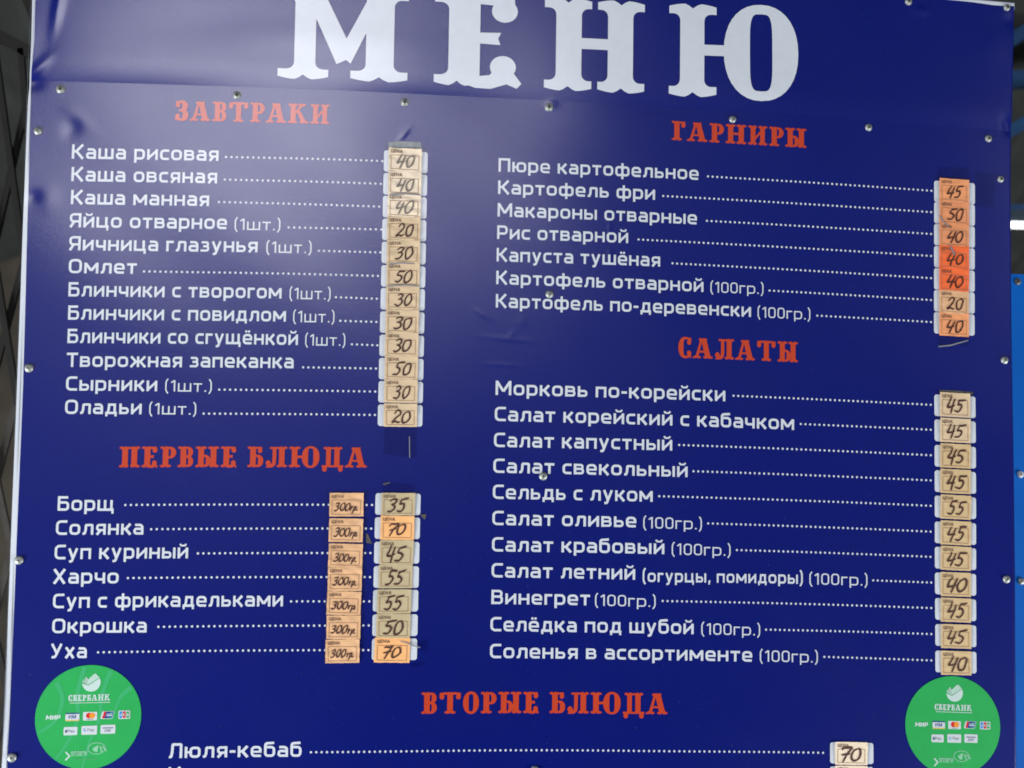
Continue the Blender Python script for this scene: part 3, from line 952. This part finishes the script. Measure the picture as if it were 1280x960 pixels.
def price_sticker(xc, yc, w, h, text, paper, label, cat='price sticker', group=None, rot=0.0, pencil=False, wrinkle=0.0, num=0.52, dx=0.03, dy=-0.07, lift=0.0007, wide=0.56):
    rnd = random.Random(100 + sticker_no[0])
    sticker_no[0] += 1
    uc, vc = uv(xc, yc)
    W = uv(xc + w / 2, yc)[0] - uv(xc - w / 2, yc)[0]
    H = uv(xc, yc - h / 2)[1] - uv(xc, yc + h / 2)[1]
    a = math.radians(-rot + rnd.uniform(-.4, .4))
    ca, sa = math.cos(a), math.sin(a)
    base_h = lift + rnd.uniform(0, 0.0002)
    curl = rnd.uniform(0.0002, 0.0011)
    ws = [(rnd.uniform(-7, 7), rnd.uniform(3, 10), rnd.uniform(0, 6)) for _ in range(4)]
    def put(x, y, extra=0.0):                   # x, y in -0.5..0.5 of the sticker
        x, y = np.asarray(x, float), np.asarray(y, float)
        X, Y = x * W, y * H
        u, v = uc + X * ca - Y * sa, vc + X * sa + Y * ca
        d = curl * (2 * x) ** 4 * (0.5 + y)
        for kx, ky, ph in ws:
            d = d + wrinkle * 0.00020 * (np.abs(np.sin(kx * x + ky * y + ph)) ** 3)
        return P(u, v, base_h + d + extra)
    nx, ny = 15, 11
    gx, gy = np.meshgrid(np.linspace(-.5, .5, nx), np.linspace(-.5, .5, ny))
    jit = 0.006
    ex = gx + jit * np.array([[rnd.uniform(-1, 1) for _ in range(nx)] for _ in range(ny)]) * (np.abs(gx) == .5)
    ey = gy + jit * np.array([[rnd.uniform(-1, 1) for _ in range(nx)] for _ in range(ny)]) * (np.abs(gy) == .5)
    top = put(ex, ey).reshape(-1, 3)
    idx = np.arange(nx * ny).reshape(ny, nx)
    F = np.stack([idx[:-1, :-1], idx[:-1, 1:], idx[1:, 1:], idx[1:, :-1]], -1).reshape(-1, 4).tolist()
    rim = list(idx[0, :]) + list(idx[1:, -1]) + list(idx[-1, -2::-1]) + list(idx[-2:0, 0])
    nb = len(top)
    back = top[rim] + np.array([0, 0.00022, 0])
    for i in range(len(rim)):
        j = (i + 1) % len(rim)
        F.append([int(rim[j]), int(rim[i]), nb + i, nb + j])
    root = empty('price_sticker', (float(put(0, 0)[0]), float(put(0, 0)[1]), float(put(0, 0)[2])))
    tag(root, label, cat, group)
    link('paper', np.concatenate([top, back]), F, PAPER[paper], root, smooth=False)
    # printed frame and word
    fw, fh = 0.014, 0.019
    x0, x1, y0, y1 = -.43, .42, -.42, .20
    polys = [(1, box2(x0, y0, x1, y0 + fh)), (1, box2(x0, y1 - fh, x1, y1)), (1, box2(x0, y0 + fh, x0 + fw, y1 - fh)), (1, box2(x1 - fw, y0 + fh, x1, y1 - fh))]
    fine = []
    for op, p in polys:                          # short segments follow the wrinkles
        (ax, ay), (bx, by) = p[0], p[2]
        k = 12 if (bx - ax) > (by - ay) else 1
        kk = 9 if k == 1 else 1
        for i in range(k):
            for j in range(kk):
                fine.append(box2(ax + (bx - ax) * i / k, ay + (by - ay) * j / kk, ax + (bx - ax) * (i + 1) / k, ay + (by - ay) * (j + 1) / kk))
    V = np.array([q for p in fine for q in p]); FF = [[4 * i, 4 * i + 1, 4 * i + 2, 4 * i + 3] for i in range(len(fine))]
    link('printed_frame', put(V[:, 0], V[:, 1], 0.00022), FF, M_PRINT, root)
    pv, pf, pw = price_word
    link('printed_word', put(-.43 + pv[:, 0] / pw * .35, .285 + pv[:, 1] * .135, 0.0003), pf, M_WORD, root)
    V, FF = written(text, 0.128 if len(text) < 4 else 0.15, rnd)
    ch = num * H
    link('handwritten_price' if cat == 'price sticker' else 'handwritten_weight', put(dx + V[:, 0] / (V[:, 0].max() - V[:, 0].min()) * wide * rnd.uniform(.95, 1.05), dy + (V[:, 1] - 0.5) * num, 0.00036), FF, M_PENCIL if pencil else M_INK, root)
    return root
names = {'tan': 'tan', 'peach': 'peach', 'pale': 'pale peach', 'grey': 'grey beige', 'beige': 'beige', 'orange': 'orange', 'salmon': 'salmon', 'coral': 'coral orange', 'red': 'bright orange'}
NOTE = dict(zip([r[0] for r in B + SOUP + GARN + SAL + MAIN],
    ['Kasha risovaya line, first breakfast dish', 'Kasha ovsyanaya line, second breakfast dish', 'Kasha mannaya line, third breakfast dish',
     'Yaytso otvarnoe (boiled egg) line', 'Yaichnitsa glazunya (fried egg) line', 'Omlet line', 'Blinchiki s tvorogom (curd pancakes) line',
     'Blinchiki s povidlom (jam pancakes) line', 'Blinchiki so sgushchyonkoy (condensed milk pancakes) line', 'Tvorozhnaya zapekanka (curd bake) line', 'Syrniki line', 'Oladyi line, last breakfast dish',
     'Borshch line', 'Solyanka line', 'Sup kurinyy (chicken soup) line', 'Kharcho line', 'Sup s frikadelkami (meatball soup) line', 'Okroshka line', 'Ukha line, last soup',
     'Pyure kartofelnoe (mashed potato) line', 'Kartofel fri (fries) line', 'Makarony otvarnye (pasta) line', 'Ris otvarnoy (rice) line', 'Kapusta tushyonaya (cabbage) line',
     'Kartofel otvarnoy (boiled potato) line', 'Kartofel po-derevenski (rustic potato) line',
     'Morkov po-koreyski (Korean carrot) line', 'Salat koreyskiy s kabachkom (courgette) line', 'Salat kapustnyy (cabbage salad) line', 'Salat svekolnyy (beet salad) line', 'Seld s lukom (herring) line',
     'Salat olivye line', 'Salat krabovyy (crab salad) line', 'Salat letniy (summer salad) line', 'Vinegret line', 'Selyodka pod shuboy line', 'Solenya (pickles) line, last salad', 'Lyulya-kebab line at the bottom']))
def dish(row):
    return NOTE[row[0]]
ycs = [200.2, 229.3, 257.4, 286, 315, 343.8, 372.6, 402, 430.6, 459.6, 488.8, 519]
for i, (r, val) in enumerate(zip(B, '40 40 40 20 30 50 30 30 30 50 30 20'.split())):
    p = 'pale' if i < 3 else 'tan'
    price_sticker(506.4 - 5.8 * i / 11, ycs[i], 41.4, 29.0, val, p,
                  f'{names[p]} price sticker with {"faded" if i < 3 else "dark"} {val} on the {dish(r)} line',
                  group='price stickers on the breakfast list', pencil=i < 3, wrinkle=1.0 if i < 5 else 0.4, dy=-.07, dx=.02)
soup = [(497.7, 630.2, 42, 28, '35', 'grey'), (496.8, 659.7, 42, 30, '70', 'orange'), (495.6, 690.6, 42, 31, '45', 'grey'), (494.3, 720.6, 42.3, 29, '55', 'grey'),
        (492.5, 751.5, 42.4, 30, '55', 'grey'), (491.6, 782, 42.3, 30, '50', 'grey'), (490.3, 812.3, 44.2, 31, '70', 'orange')]
for r, (x, y, w, h, val, p) in zip(SOUP, soup):
    price_sticker(x, y, w, h, val, p, f'{names[p]} price sticker handwritten {val} on the {dish(r)} line', group='price stickers on the soup list',
                  rot=1.2 if r[0] == 'Уха' else 0, num=0.58 if val != '70' else 0.45, dy=-.06 if val != '70' else -.08, dx=0.0, wrinkle=0.2, wide=.62 if val != '70' else .5)
for r, (x, y, rot) in zip(SOUP, [(433.2, 630.8, 0), (432.6, 662.7, .8), (432.0, 694.2, .6), (431.2, 723.6, .3), (430.0, 753.6, 1.0), (429.5, 783.6, .6), (428.3, 813.5, -.2)]):
    price_sticker(x, y, 42.4, 29.4, '300гр.', 'peach', f'wrinkled peach portion sticker handwritten 300 gr on the {dish(r)} line', cat='weight sticker',
                  group='portion stickers on the soup list', rot=rot, num=0.34, dx=-.02, dy=-.09, wrinkle=0.8, wide=.70)
for i, (r, y, val, p) in enumerate(zip(GARN, (238.5, 266.5, 294.2, 322, 350, 378, 406), '45 50 40 40 40 20 40'.split(), 'coral salmon salmon red red peach coral'.split())):
    price_sticker(1191.9, y, 36.6, 28.6, val, p, f'{names[p]} price sticker handwritten {val} on the {dish(r)} line', group='price stickers on the side dish list', num=0.50, dy=-.07, dx=0.03, wrinkle=0.5, wide=.58)
dys = (0.2, 0.8, 0.9, 1.2, 1.6, 1.6, 1.8, 2.2, 2.5, 2.8, 3.1)
for i, (r, val) in enumerate(zip(SAL, '45 45 45 45 55 45 45 40 45 45 40'.split())):
    price_sticker(1192.8 + 1.9 * i / 10, r[3][3] + dys[i], 37.6, 30.0, val, 'beige' if i > 1 else 'tan',
                  f'{"beige" if i > 1 else "tan"} price sticker handwritten {val} on the {dish(r)} line', group='price stickers on the salad list', num=0.56, dy=-.02, dx=0.04, wrinkle=0.3, wide=.66)
price_sticker(1063.7, 941.6, 40.4, 28.4, '70', 'pale', 'pale peach price sticker handwritten 70 on the Lyulya-kebab line', group='price stickers on the main course list', num=0.58, dy=-.04, dx=0.0, wide=.66)
price_sticker(1063.4, 971.0, 40.4, 28.4, '70', 'pale', 'price sticker cut off by the bottom edge under the Lyulya-kebab price', group='price stickers on the main course list', num=0.5)

# ------------------------------------------------------------------ sticky tape left showing round the price columns
def tape(name, pts, m, label, h=0.00035, group='tape scraps round the price columns', cat='tape'):
    V, F = poly_mesh([(1, [(a * 1e3, b * 1e3) for a, b in uvs(pts)])])
    V = V / 1e3
    f = P(V[:, 0], V[:, 1], h)
    n = len(f)
    cnt = {}
    for q in F:
        for i in range(len(q)):
            e = (q[i], q[(i + 1) % len(q)])
            cnt[e] = 1
    faces = list(F)
    for (a, b) in cnt:
        if (b, a) not in cnt:
            faces.append([b, a, n + a, n + b])
    return tag(link(name, np.concatenate([f, f + np.array([0, 0.00008, 0])]), faces, m), label, cat, group)
tape('tape_strip', [(486, 178), (500, 176.5), (526, 177.8), (527, 188), (486, 186.5)], M_TAPEG, 'dull grey tape end above the Kasha risovaya price')
tape('tape_strip', [(480.2, 532), (521, 532.5), (520.6, 572), (500, 570.5), (479.5, 567.5)], M_TAPE, 'clear tape tail hanging below the Oladyi price')
tape('tape_strip', [(1173.5, 419), (1210.5, 420), (1210.5, 434), (1190, 431), (1173, 433)], M_TAPE, 'clear tape end below the last garnish price')
tape('tape_strip', [(1218, 214), (1243.5, 219), (1241, 260), (1218, 257)], M_TAPE, 'square clear tape patch right of the mashed potato price')
tape('tape_strip', [(1172, 209), (1210.5, 210), (1211, 225), (1173, 223)], M_TAPE, 'clear tape end above the mashed potato price')
tape('tape_strip', [(1174, 487.5), (1190, 488), (1216, 490), (1216, 493), (1174, 492)], M_TAPED, 'thin grubby tape line above the Korean carrot price')
tape('tape_strip', [(478, 604), (488, 602.5), (519, 606), (518, 617), (478, 615)], M_TAPE, 'clear tape end above the Borshch price')
tape('tape_scrap', [(478, 604.5), (487, 602.6), (488, 604), (480, 606.5)], M_TAPED, 'tiny grimy tape scrap above the Borshch price')
tape('tape_scrap', [(457.5, 667), (459.5, 667), (465, 679.5), (458, 678.5)], M_TAPED, 'small grey triangular tape scrap left of the Solyanka price')
tape('tape_scrap', [(524.5, 643), (533, 643), (531, 650), (528, 647)], M_TAPED, 'small dark tape scrap at the corner of the Borshch price')
tape('tape_scrap', [(512, 828.5), (528, 826), (532, 830), (520, 834), (513, 833)], M_TAPE, 'clear tape scrap below the Ukha price')
tape('tape_scrap', [(522, 800), (536, 799), (534, 814), (523, 812)], M_TAPE, 'clear tape scrap right of the Ukha price')
tape('tape_crease_glint', [(1172.5, 432.6), (1188, 430.8), (1209.5, 425), (1210, 426.2), (1188, 432.6), (1172.8, 434)], M_GLINT, 'creased tape edge with painted pale glint below the last garnish price', h=0.0006)
tape('tape_crease_glint', [(511.2, 545.5), (512.2, 545.5), (512.6, 572), (511.6, 572)], M_GLINT, 'thin tape crease with painted pale glint below the Oladyi price', h=0.0006)
tape('tape_crease_glint', [(500, 800.2), (511, 803.2), (525.5, 808.4), (525, 809.6), (510, 804.6), (500, 801.2)], M_GLINT, 'tape crease with painted pale glint across the Ukha price', h=0.0016)
tape('tape_crease_glint', [(1175, 269), (1177, 275), (1186, 284), (1185.4, 285), (1176, 276.4), (1174.2, 270)], M_GLINT, 'tape crease with painted pale glint across the fries price', h=0.0016)
tape('tape_crease_glint', [(1185, 306), (1189, 310), (1193, 319), (1191.4, 319.6), (1187.4, 311.4)], M_GLINT, 'tape crease with painted pale glint across the third side dish, pasta price', h=0.0016)
tape('tape_crease_glint', [(487, 243.2), (506, 241.8), (525, 243.2), (525, 244.8), (506, 243.6), (487, 245.2)], M_GLINT, 'tape crease with painted pale glint under the Kasha ovsyanaya price', h=0.0016)
tape('tape_crease_glint', [(486, 330), (500, 328.4), (518, 329.4), (518, 330.6), (500, 329.8), (486, 331.6)], M_GLINT, 'tape crease with painted pale glint under the fried egg price', h=0.0016)
tape('tape_crease_glint', [(484, 357.4), (505, 355.8), (524, 357), (524, 358.2), (505, 357.2), (484, 359)], M_GLINT, 'tape crease with painted pale glint under the Omlet price', h=0.0016)

# ------------------------------------------------------------------ round green payment stickers
def payment_sticker(xc, yc, rpx, label, streaks=False):
    uc, vc = uv(xc, yc)
    R = (uv(xc + rpx, yc)[0] - uv(xc - rpx, yc)[0]) / 2
    def put(V, h):
        V = np.asarray(V, float)
        return P(uc + V[:, 0] * R, vc + V[:, 1] * R, 0.0004 + h)
    root = empty('payment_sticker', tuple(float(q) for q in put([(0, 0)], 0)[0]))
    tag(root, label, 'sticker', 'round green payment stickers')
    N, K = 72, 8
    V = [(0, 0)]
    for j in range(1, K + 1):
        V += [(j / K * math.cos(6.28318 * k / N), j / K * math.sin(6.28318 * k / N)) for k in range(N)]
    F = [[0, 1 + k, 1 + (k + 1) % N] for k in range(N)]
    for j in range(1, K):
        a, b = 1 + (j - 1) * N, 1 + j * N
        F += [[a + k, b + k, b + (k + 1) % N, a + (k + 1) % N] for k in range(N)]
    top = put(V, 0)
    last = 1 + (K - 1) * N
    n = len(top)
    F += [[last + (k + 1) % N, last + k, n + k, n + (k + 1) % N] for k in range(N)]
    link('disc', np.concatenate([top, top[last:last + N] + np.array([0, 0.0003, 0])]), F, M_GREEN, root, smooth=False)
    def shape(name, polys, m, h, parent=root):
        v, f = poly_mesh(polys)
        return link(name, put(v, h), f, m, parent)
    def text(name, s, x0, x1, y, cap, m, h, parent=root, font='sans', w=.15, slant=0.0, gap=.13):
        v, f, wd = set_text(s, font, w, gap, .3)
        v = v.copy()
        v[:, 0] = x0 + v[:, 0] / wd * (x1 - x0) + slant * v[:, 1] * cap
        v[:, 1] = y + v[:, 1] * cap
        return link(name, put(v, h), f, m, parent)
    if streaks:  # wrinkle reflections on the film, painted as lighter green ribbons
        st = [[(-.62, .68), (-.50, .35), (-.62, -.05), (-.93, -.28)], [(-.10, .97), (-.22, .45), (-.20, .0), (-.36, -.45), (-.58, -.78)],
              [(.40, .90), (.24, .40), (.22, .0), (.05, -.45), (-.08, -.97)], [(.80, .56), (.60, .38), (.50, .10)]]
        shape('sheen_streak', [(1, ribbon(spline(q), .10, .05)) for q in st], mat('sticker_sheen', (0.045, 0.42, 0.15), rough=0.3), 0.00008)
    # emblem: a disc split by a striped tick
    ex, ey, er = .036, .666, .175
    polys = [(1, disc(ex, ey, er, n=40)), (-1, [(ex - .3, ey + .01), (ex - .17, ey - .015), (ex - .055, ey - .06), (ex + .16, ey + .085), (ex + .3, ey + .3), (ex, ey + .4), (ex - .3, ey + .3)])]
    e = shape('bank_emblem', polys, M_SWHITE, 0.00016)
    st = []
    for k in range(4):
        o = .027 * k
        st.append((1, ribbon([(ex - .172 + .022 * k, ey + .028 + o), (ex - .06, ey - .035 + o), (ex + .145 - .020 * k, ey + .10 + o * .8)], .017)))
    shape('emblem_stripe', st, M_SWHITE, 0.00018, e)
    shape('emblem_stripe', [(1, [(ex - .055, ey - .03)] + [(ex + er * math.cos(math.radians(q)), ey + er * math.sin(math.radians(q))) for q in range(34, 80, 6)] + [(ex - .05, ey + .075)])], M_SPALE, 0.00016, e)
    text('bank_name', 'СБЕРБАНК', -.385, .405, .315, .118, M_SWHITE, 0.00016, font='slab', gap=.08)
    shape('underline', [(1, box2(-.36, .272, .405, .284))], M_SWHITE, 0.00016)
    text('card_system_name', 'МИР', -.80, -.53, -.03, .085, M_SWHITE, 0.00016, w=.24, slant=.15, gap=.08)
    def card(x0, y0, x1, y1, sl=0.0):
        p = [(x + sl * (y - (y0 + y1) / 2), y) for x, y in rrect(x0, y0, x1, y1, .018)]
        return shape('card_logo', [(1, p)], M_CARD, 0.00016)
    c = card(-.43, -.065, -.167, .088)
    shape('card_band', [(1, box2(-.428, .066, -.169, .086))], M_CBLUE, 0.00022, c)
    shape('card_band', [(1, box2(-.428, -.063, -.169, -.045))], M_CYELLOW, 0.00022, c)
    text('card_name', 'VISA', -.385, -.225, -.015, .062, M_CBLUE, 0.00022, c, w=.22, slant=.2)
    c = card(-.10, -.062, .167, .102)
    shape('red_circle', [(1, disc(.012, .030, .055, n=24))], M_CRED, 0.00022, c)
    shape('orange_circle', [(1, disc(.075, .030, .055, n=24))], M_CORANGE, 0.00026, c)
    text('card_name', 'масса', -.04, .115, -.05, .02, M_CINK, 0.00022, c) if 0 else shape('card_band', [(1, box2(-.03, -.047, .10, -.038))], M_CINK, 0.00022, c)
    c = card(.245, -.04, .478, .106, .25)
    shape('card_stripe', [(1, [(.262, -.03), (.305, -.03), (.337, .098), (.294, .098)])], M_CRED, 0.00022, c)
    shape('card_stripe', [(1, [(.305, -.03), (.385, -.03), (.417, .098), (.337, .098)])], M_CBLUE, 0.00024, c)
    shape('card_stripe', [(1, [(.385, -.03), (.452, -.03), (.484, .098), (.417, .098)])], M_CTEAL, 0.00022, c)
    shape('card_script', [(1, ribbon([(.34, .022), (.45, .026)], .02)), (1, ribbon([(.345, .052), (.455, .056)], .012))], M_CARD, 0.00028, c)
    c = card(.57, -.048, .79, .112)
    for k, m in enumerate((M_CBRIGHT, M_CRED, M_GREEN)):
        x = .586 + .066 * k
        shape('card_stripe', [(1, rrect(x, -.034, x + .055, .098, .02))], m, 0.00022, c)
        text('card_letter', 'JСВ'[k], x + .008, x + .046, .008, .048, M_CARD, 0.00028, c, w=.2)
    c = card(-.455, -.335, -.195, -.178)
    shape('apple_mark', [(1, disc(-.405, -.262, .024, .026, 14)), (-1, disc(-.382, -.258, .010, n=8)), (1, disc(-.398, -.228, .010, .006, 8))], M_CINK, 0.00022, c)
    text('card_name', 'Pay', -.375, -.245, -.282, .052, M_CINK, 0.00022, c, w=.13)
    c = card(-.12, -.335, .175, -.165)
    text('card_letter', 'G', -.08, -.035, -.272, .055, M_CBRIGHT, 0.00022, c, w=.16)
    text('card_name', 'Pay', -.005, .125, -.272, .055, M_CINK, 0.00022, c, w=.11)
    c = card(.24, -.325, .52, -.155)
    shape('card_band', [(1, box2(.28, -.222, .48, -.206))], M_CINK, 0.00022, c)
    text('card_name', 'рау', .32, .44, -.285, .06, M_CINK, 0.00022, c, w=.12)
    shape('arrow_mark', [(1, ribbon([(-.40, -.65), (-.325, -.735), (-.40, -.81)], .028))], M_SWHITE, 0.00016)
    text('slogan', 'оплати', -.30, .0, -.735, .125, M_SPALE, 0.00016, w=.22, gap=.06)
    shape('slogan_line', [(1, ribbon([(-.24 + .045 * k, -.80), (-.21 + .045 * k, -.80)], .032)) for k in range(10)], mat('slogan_green', (0.07, 0.42, 0.14), rough=.3), 0.00016)
    shape('contactless_mark', [(1, disc(.18, -.60, .17, .115, 30)), (-1, disc(.18, -.60, .155, .10, 30)),
                               (1, [(.10, -.60), (.20, -.535), (.215, -.55), (.20, -.66), (.16, -.67), (.115, -.64)]),
                               (1, ribbon([(.24, -.56), (.285, -.67)], .03)), (1, ribbon([(.28, -.56), (.37, -.65)], .026))], M_SPALE, 0.00016)
    return root
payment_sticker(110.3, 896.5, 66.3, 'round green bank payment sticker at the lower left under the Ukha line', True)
payment_sticker(1191.2, 907.5, 58.9, 'round green bank payment sticker at the lower right under the pickles price')

# ------------------------------------------------------------------ what shows past the board's edges
def slab_box(name, corners_front, depth, m, parent=None):
    f = [Vector(c) for c in corners_front]
    V = [tuple(c) for c in f] + [(c.x, c.y + depth, c.z) for c in f]
    F = [[0, 1, 2, 3], [7, 6, 5, 4], [1, 0, 4, 5], [2, 1, 5, 6], [3, 2, 6, 7], [0, 3, 7, 4]]
    return link(name, V, F, m, parent)
M_BLUEP = mat('bright_blue_panel', (0.001, 0.155, 0.66), rough=0.6, spec=0.15, noise=0.10, nscale=14, bump=0.1, bscale=60)
panel_root = empty('blue_panel', tuple(at(1285, 600, 0.015)))
tag(panel_root, 'plain bright blue panel fixed with screws beside the right edge of the board', 'panel')
a = at(1262, 342.5, 0.015); b = at(1640, 349, 0.015); c = at(1640, 1120, 0.015); d = at(1262, 1120, 0.015)
slab_box('panel_sheet', [d, c, b, a], 0.006, M_BLUEP, panel_root)
for (x, y, mm) in [(1272, 352, M_RECESS), (1275.5, 593, None), (1276.2, 726.5, M_STEEL)]:
    make_screw(x, y, 1 if y > 400 else 0, 4.6, panel_root, Y=0.0148, m=mat('screw_cap_white', (.7, .72, .74), rough=.4) if mm is None else (mat('rusty_screw', (.16, .16, .15), rough=.5, metal=.4) if mm is M_RECESS else M_STEEL))

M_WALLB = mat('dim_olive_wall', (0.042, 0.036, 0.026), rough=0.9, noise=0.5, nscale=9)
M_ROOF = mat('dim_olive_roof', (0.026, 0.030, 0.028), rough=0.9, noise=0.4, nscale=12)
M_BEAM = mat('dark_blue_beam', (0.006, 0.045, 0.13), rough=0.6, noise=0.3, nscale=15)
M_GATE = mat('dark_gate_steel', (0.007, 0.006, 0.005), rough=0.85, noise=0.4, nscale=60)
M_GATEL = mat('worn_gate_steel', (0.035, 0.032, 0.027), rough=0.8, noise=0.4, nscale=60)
# back wall of the stall and the underside of its roof
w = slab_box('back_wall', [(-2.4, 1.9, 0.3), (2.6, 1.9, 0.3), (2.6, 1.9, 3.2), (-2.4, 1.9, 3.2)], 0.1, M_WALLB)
tag(w, 'dim olive back wall inside the stall behind the gate', 'wall')
V, F = [], []
NX = 120
for j, (yy, zz) in enumerate(((0.35, Z0 + 1.15), (1.88, Z0 + 0.45))):
    for i in range(NX):
        x = -2.4 + 5.0 * i / (NX - 1)
        V.append((x, yy, zz + 0.018 * math.sin(x * 52)))
for i in range(NX - 1):
    F.append([i, i + 1, NX + i + 1, NX + i])
n = len(V)
V += [(x, y, z + 0.01) for x, y, z in V]
F += [[n + q for q in f[::-1]] for f in F[:NX - 1]]
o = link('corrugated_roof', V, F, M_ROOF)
tag(o, 'dim olive corrugated roof underside above the blue panel', 'roof')
def bar(name, p, q, Y, wpx, m, parent=None, thick=0.006):
    p, q = at(*p, Y), at(*q, Y)
    d = (q - p).normalized()
    s = Vector((-d.z, 0, d.x)) * (wpx * PX * (1 + Y) / 2)
    return slab_box(name, [p + s, p - s, q - s, q + s], thick, m, parent)
labels = ['highest dark blue roof beam, by the top right corner of the board', 'second dark blue roof beam from the top, right of the board',
          'sloping dark blue roof beam between the second and lowest beams', 'lowest dark blue roof beam, just above the white strip lamp']
for (p, q, wd), lb in zip([((1240, 66), (1420, -52), 17), ((1240, 95), (1420, 89), 13), ((1240, 176), (1420, 78), 16), ((1240, 262), (1420, 262), 14)], labels):
    tag(bar('roof_beam', p, q, 1.0, wd, M_BEAM, thick=0.06), lb, 'beam', 'dark blue roof beams')
# strip lamp
lamp = empty('strip_lamp', tuple(at(1300, 282, 0.9)))
tag(lamp, 'lit white fluorescent strip lamp showing past the right edge of the board', 'lamp')
a, b = at(1259, 281.0, 0.9), at(1420, 283.5, 0.9)
def tube(name, a, b, r, m, parent):
    d = (b - a).normalized(); s = d.orthogonal().normalized(); t = d.cross(s)
    V = []
    for p in (a, b):
        V += [tuple(p + (s * math.cos(k * .5236) + t * math.sin(k * .5236)) * r) for k in range(12)]
    F = [[k, (k + 1) % 12, 12 + (k + 1) % 12, 12 + k] for k in range(12)] + [list(range(11, -1, -1)), list(range(12, 24))]
    return link(name, V, F, m, parent, smooth=True)
tube('tube', a, b, 4.2 * PX * 1.9, mat('lamp_tube', (0.9, 0.92, 0.95), rough=.4, emit=(0.93, 0.96, 1.0, 3.0)), lamp)
up = Vector((0, 0, 0.016))
slab_box('housing', [a + up + Vector((0, 0, -.004)), b + up + Vector((0, 0, -.004)), b + up + Vector((0, 0, .012)), a + up + Vector((0, 0, .012))], 0.03, mat('lamp_housing', (.02, .035, .05), rough=.6), lamp)
# folding lattice gate
gate = empty('lattice_gate', tuple(at(0, 480, 0.30)))
tag(gate, 'dark folding lattice gate of crossed steel bars left of the board', 'gate')
for (p, q, wd, lt) in [((-110, -15), (60, 78), 15, 0), ((-40, -175), (45, 30), 9, 0), ((-26, -75), (30, 330), 7, 0), ((46, 68), (-28, 395), 7, 0),
                       ((-50, 62), (24, 522), 7, 0), ((31, 318), (-40, 590), 7, 0), ((26, 476), (-60, 818), 8, 1), ((-70, 300), (18, 706), 7, 1),
                       ((18, 672), (-50, 930), 8, 1), ((-60, 560), (14, 890), 7, 0), ((12, 860), (-50, 1090), 8, 0), ((25, 60), (36, 190), 7, 0), ((-70, 740), (8, 1080), 7, 0)]:
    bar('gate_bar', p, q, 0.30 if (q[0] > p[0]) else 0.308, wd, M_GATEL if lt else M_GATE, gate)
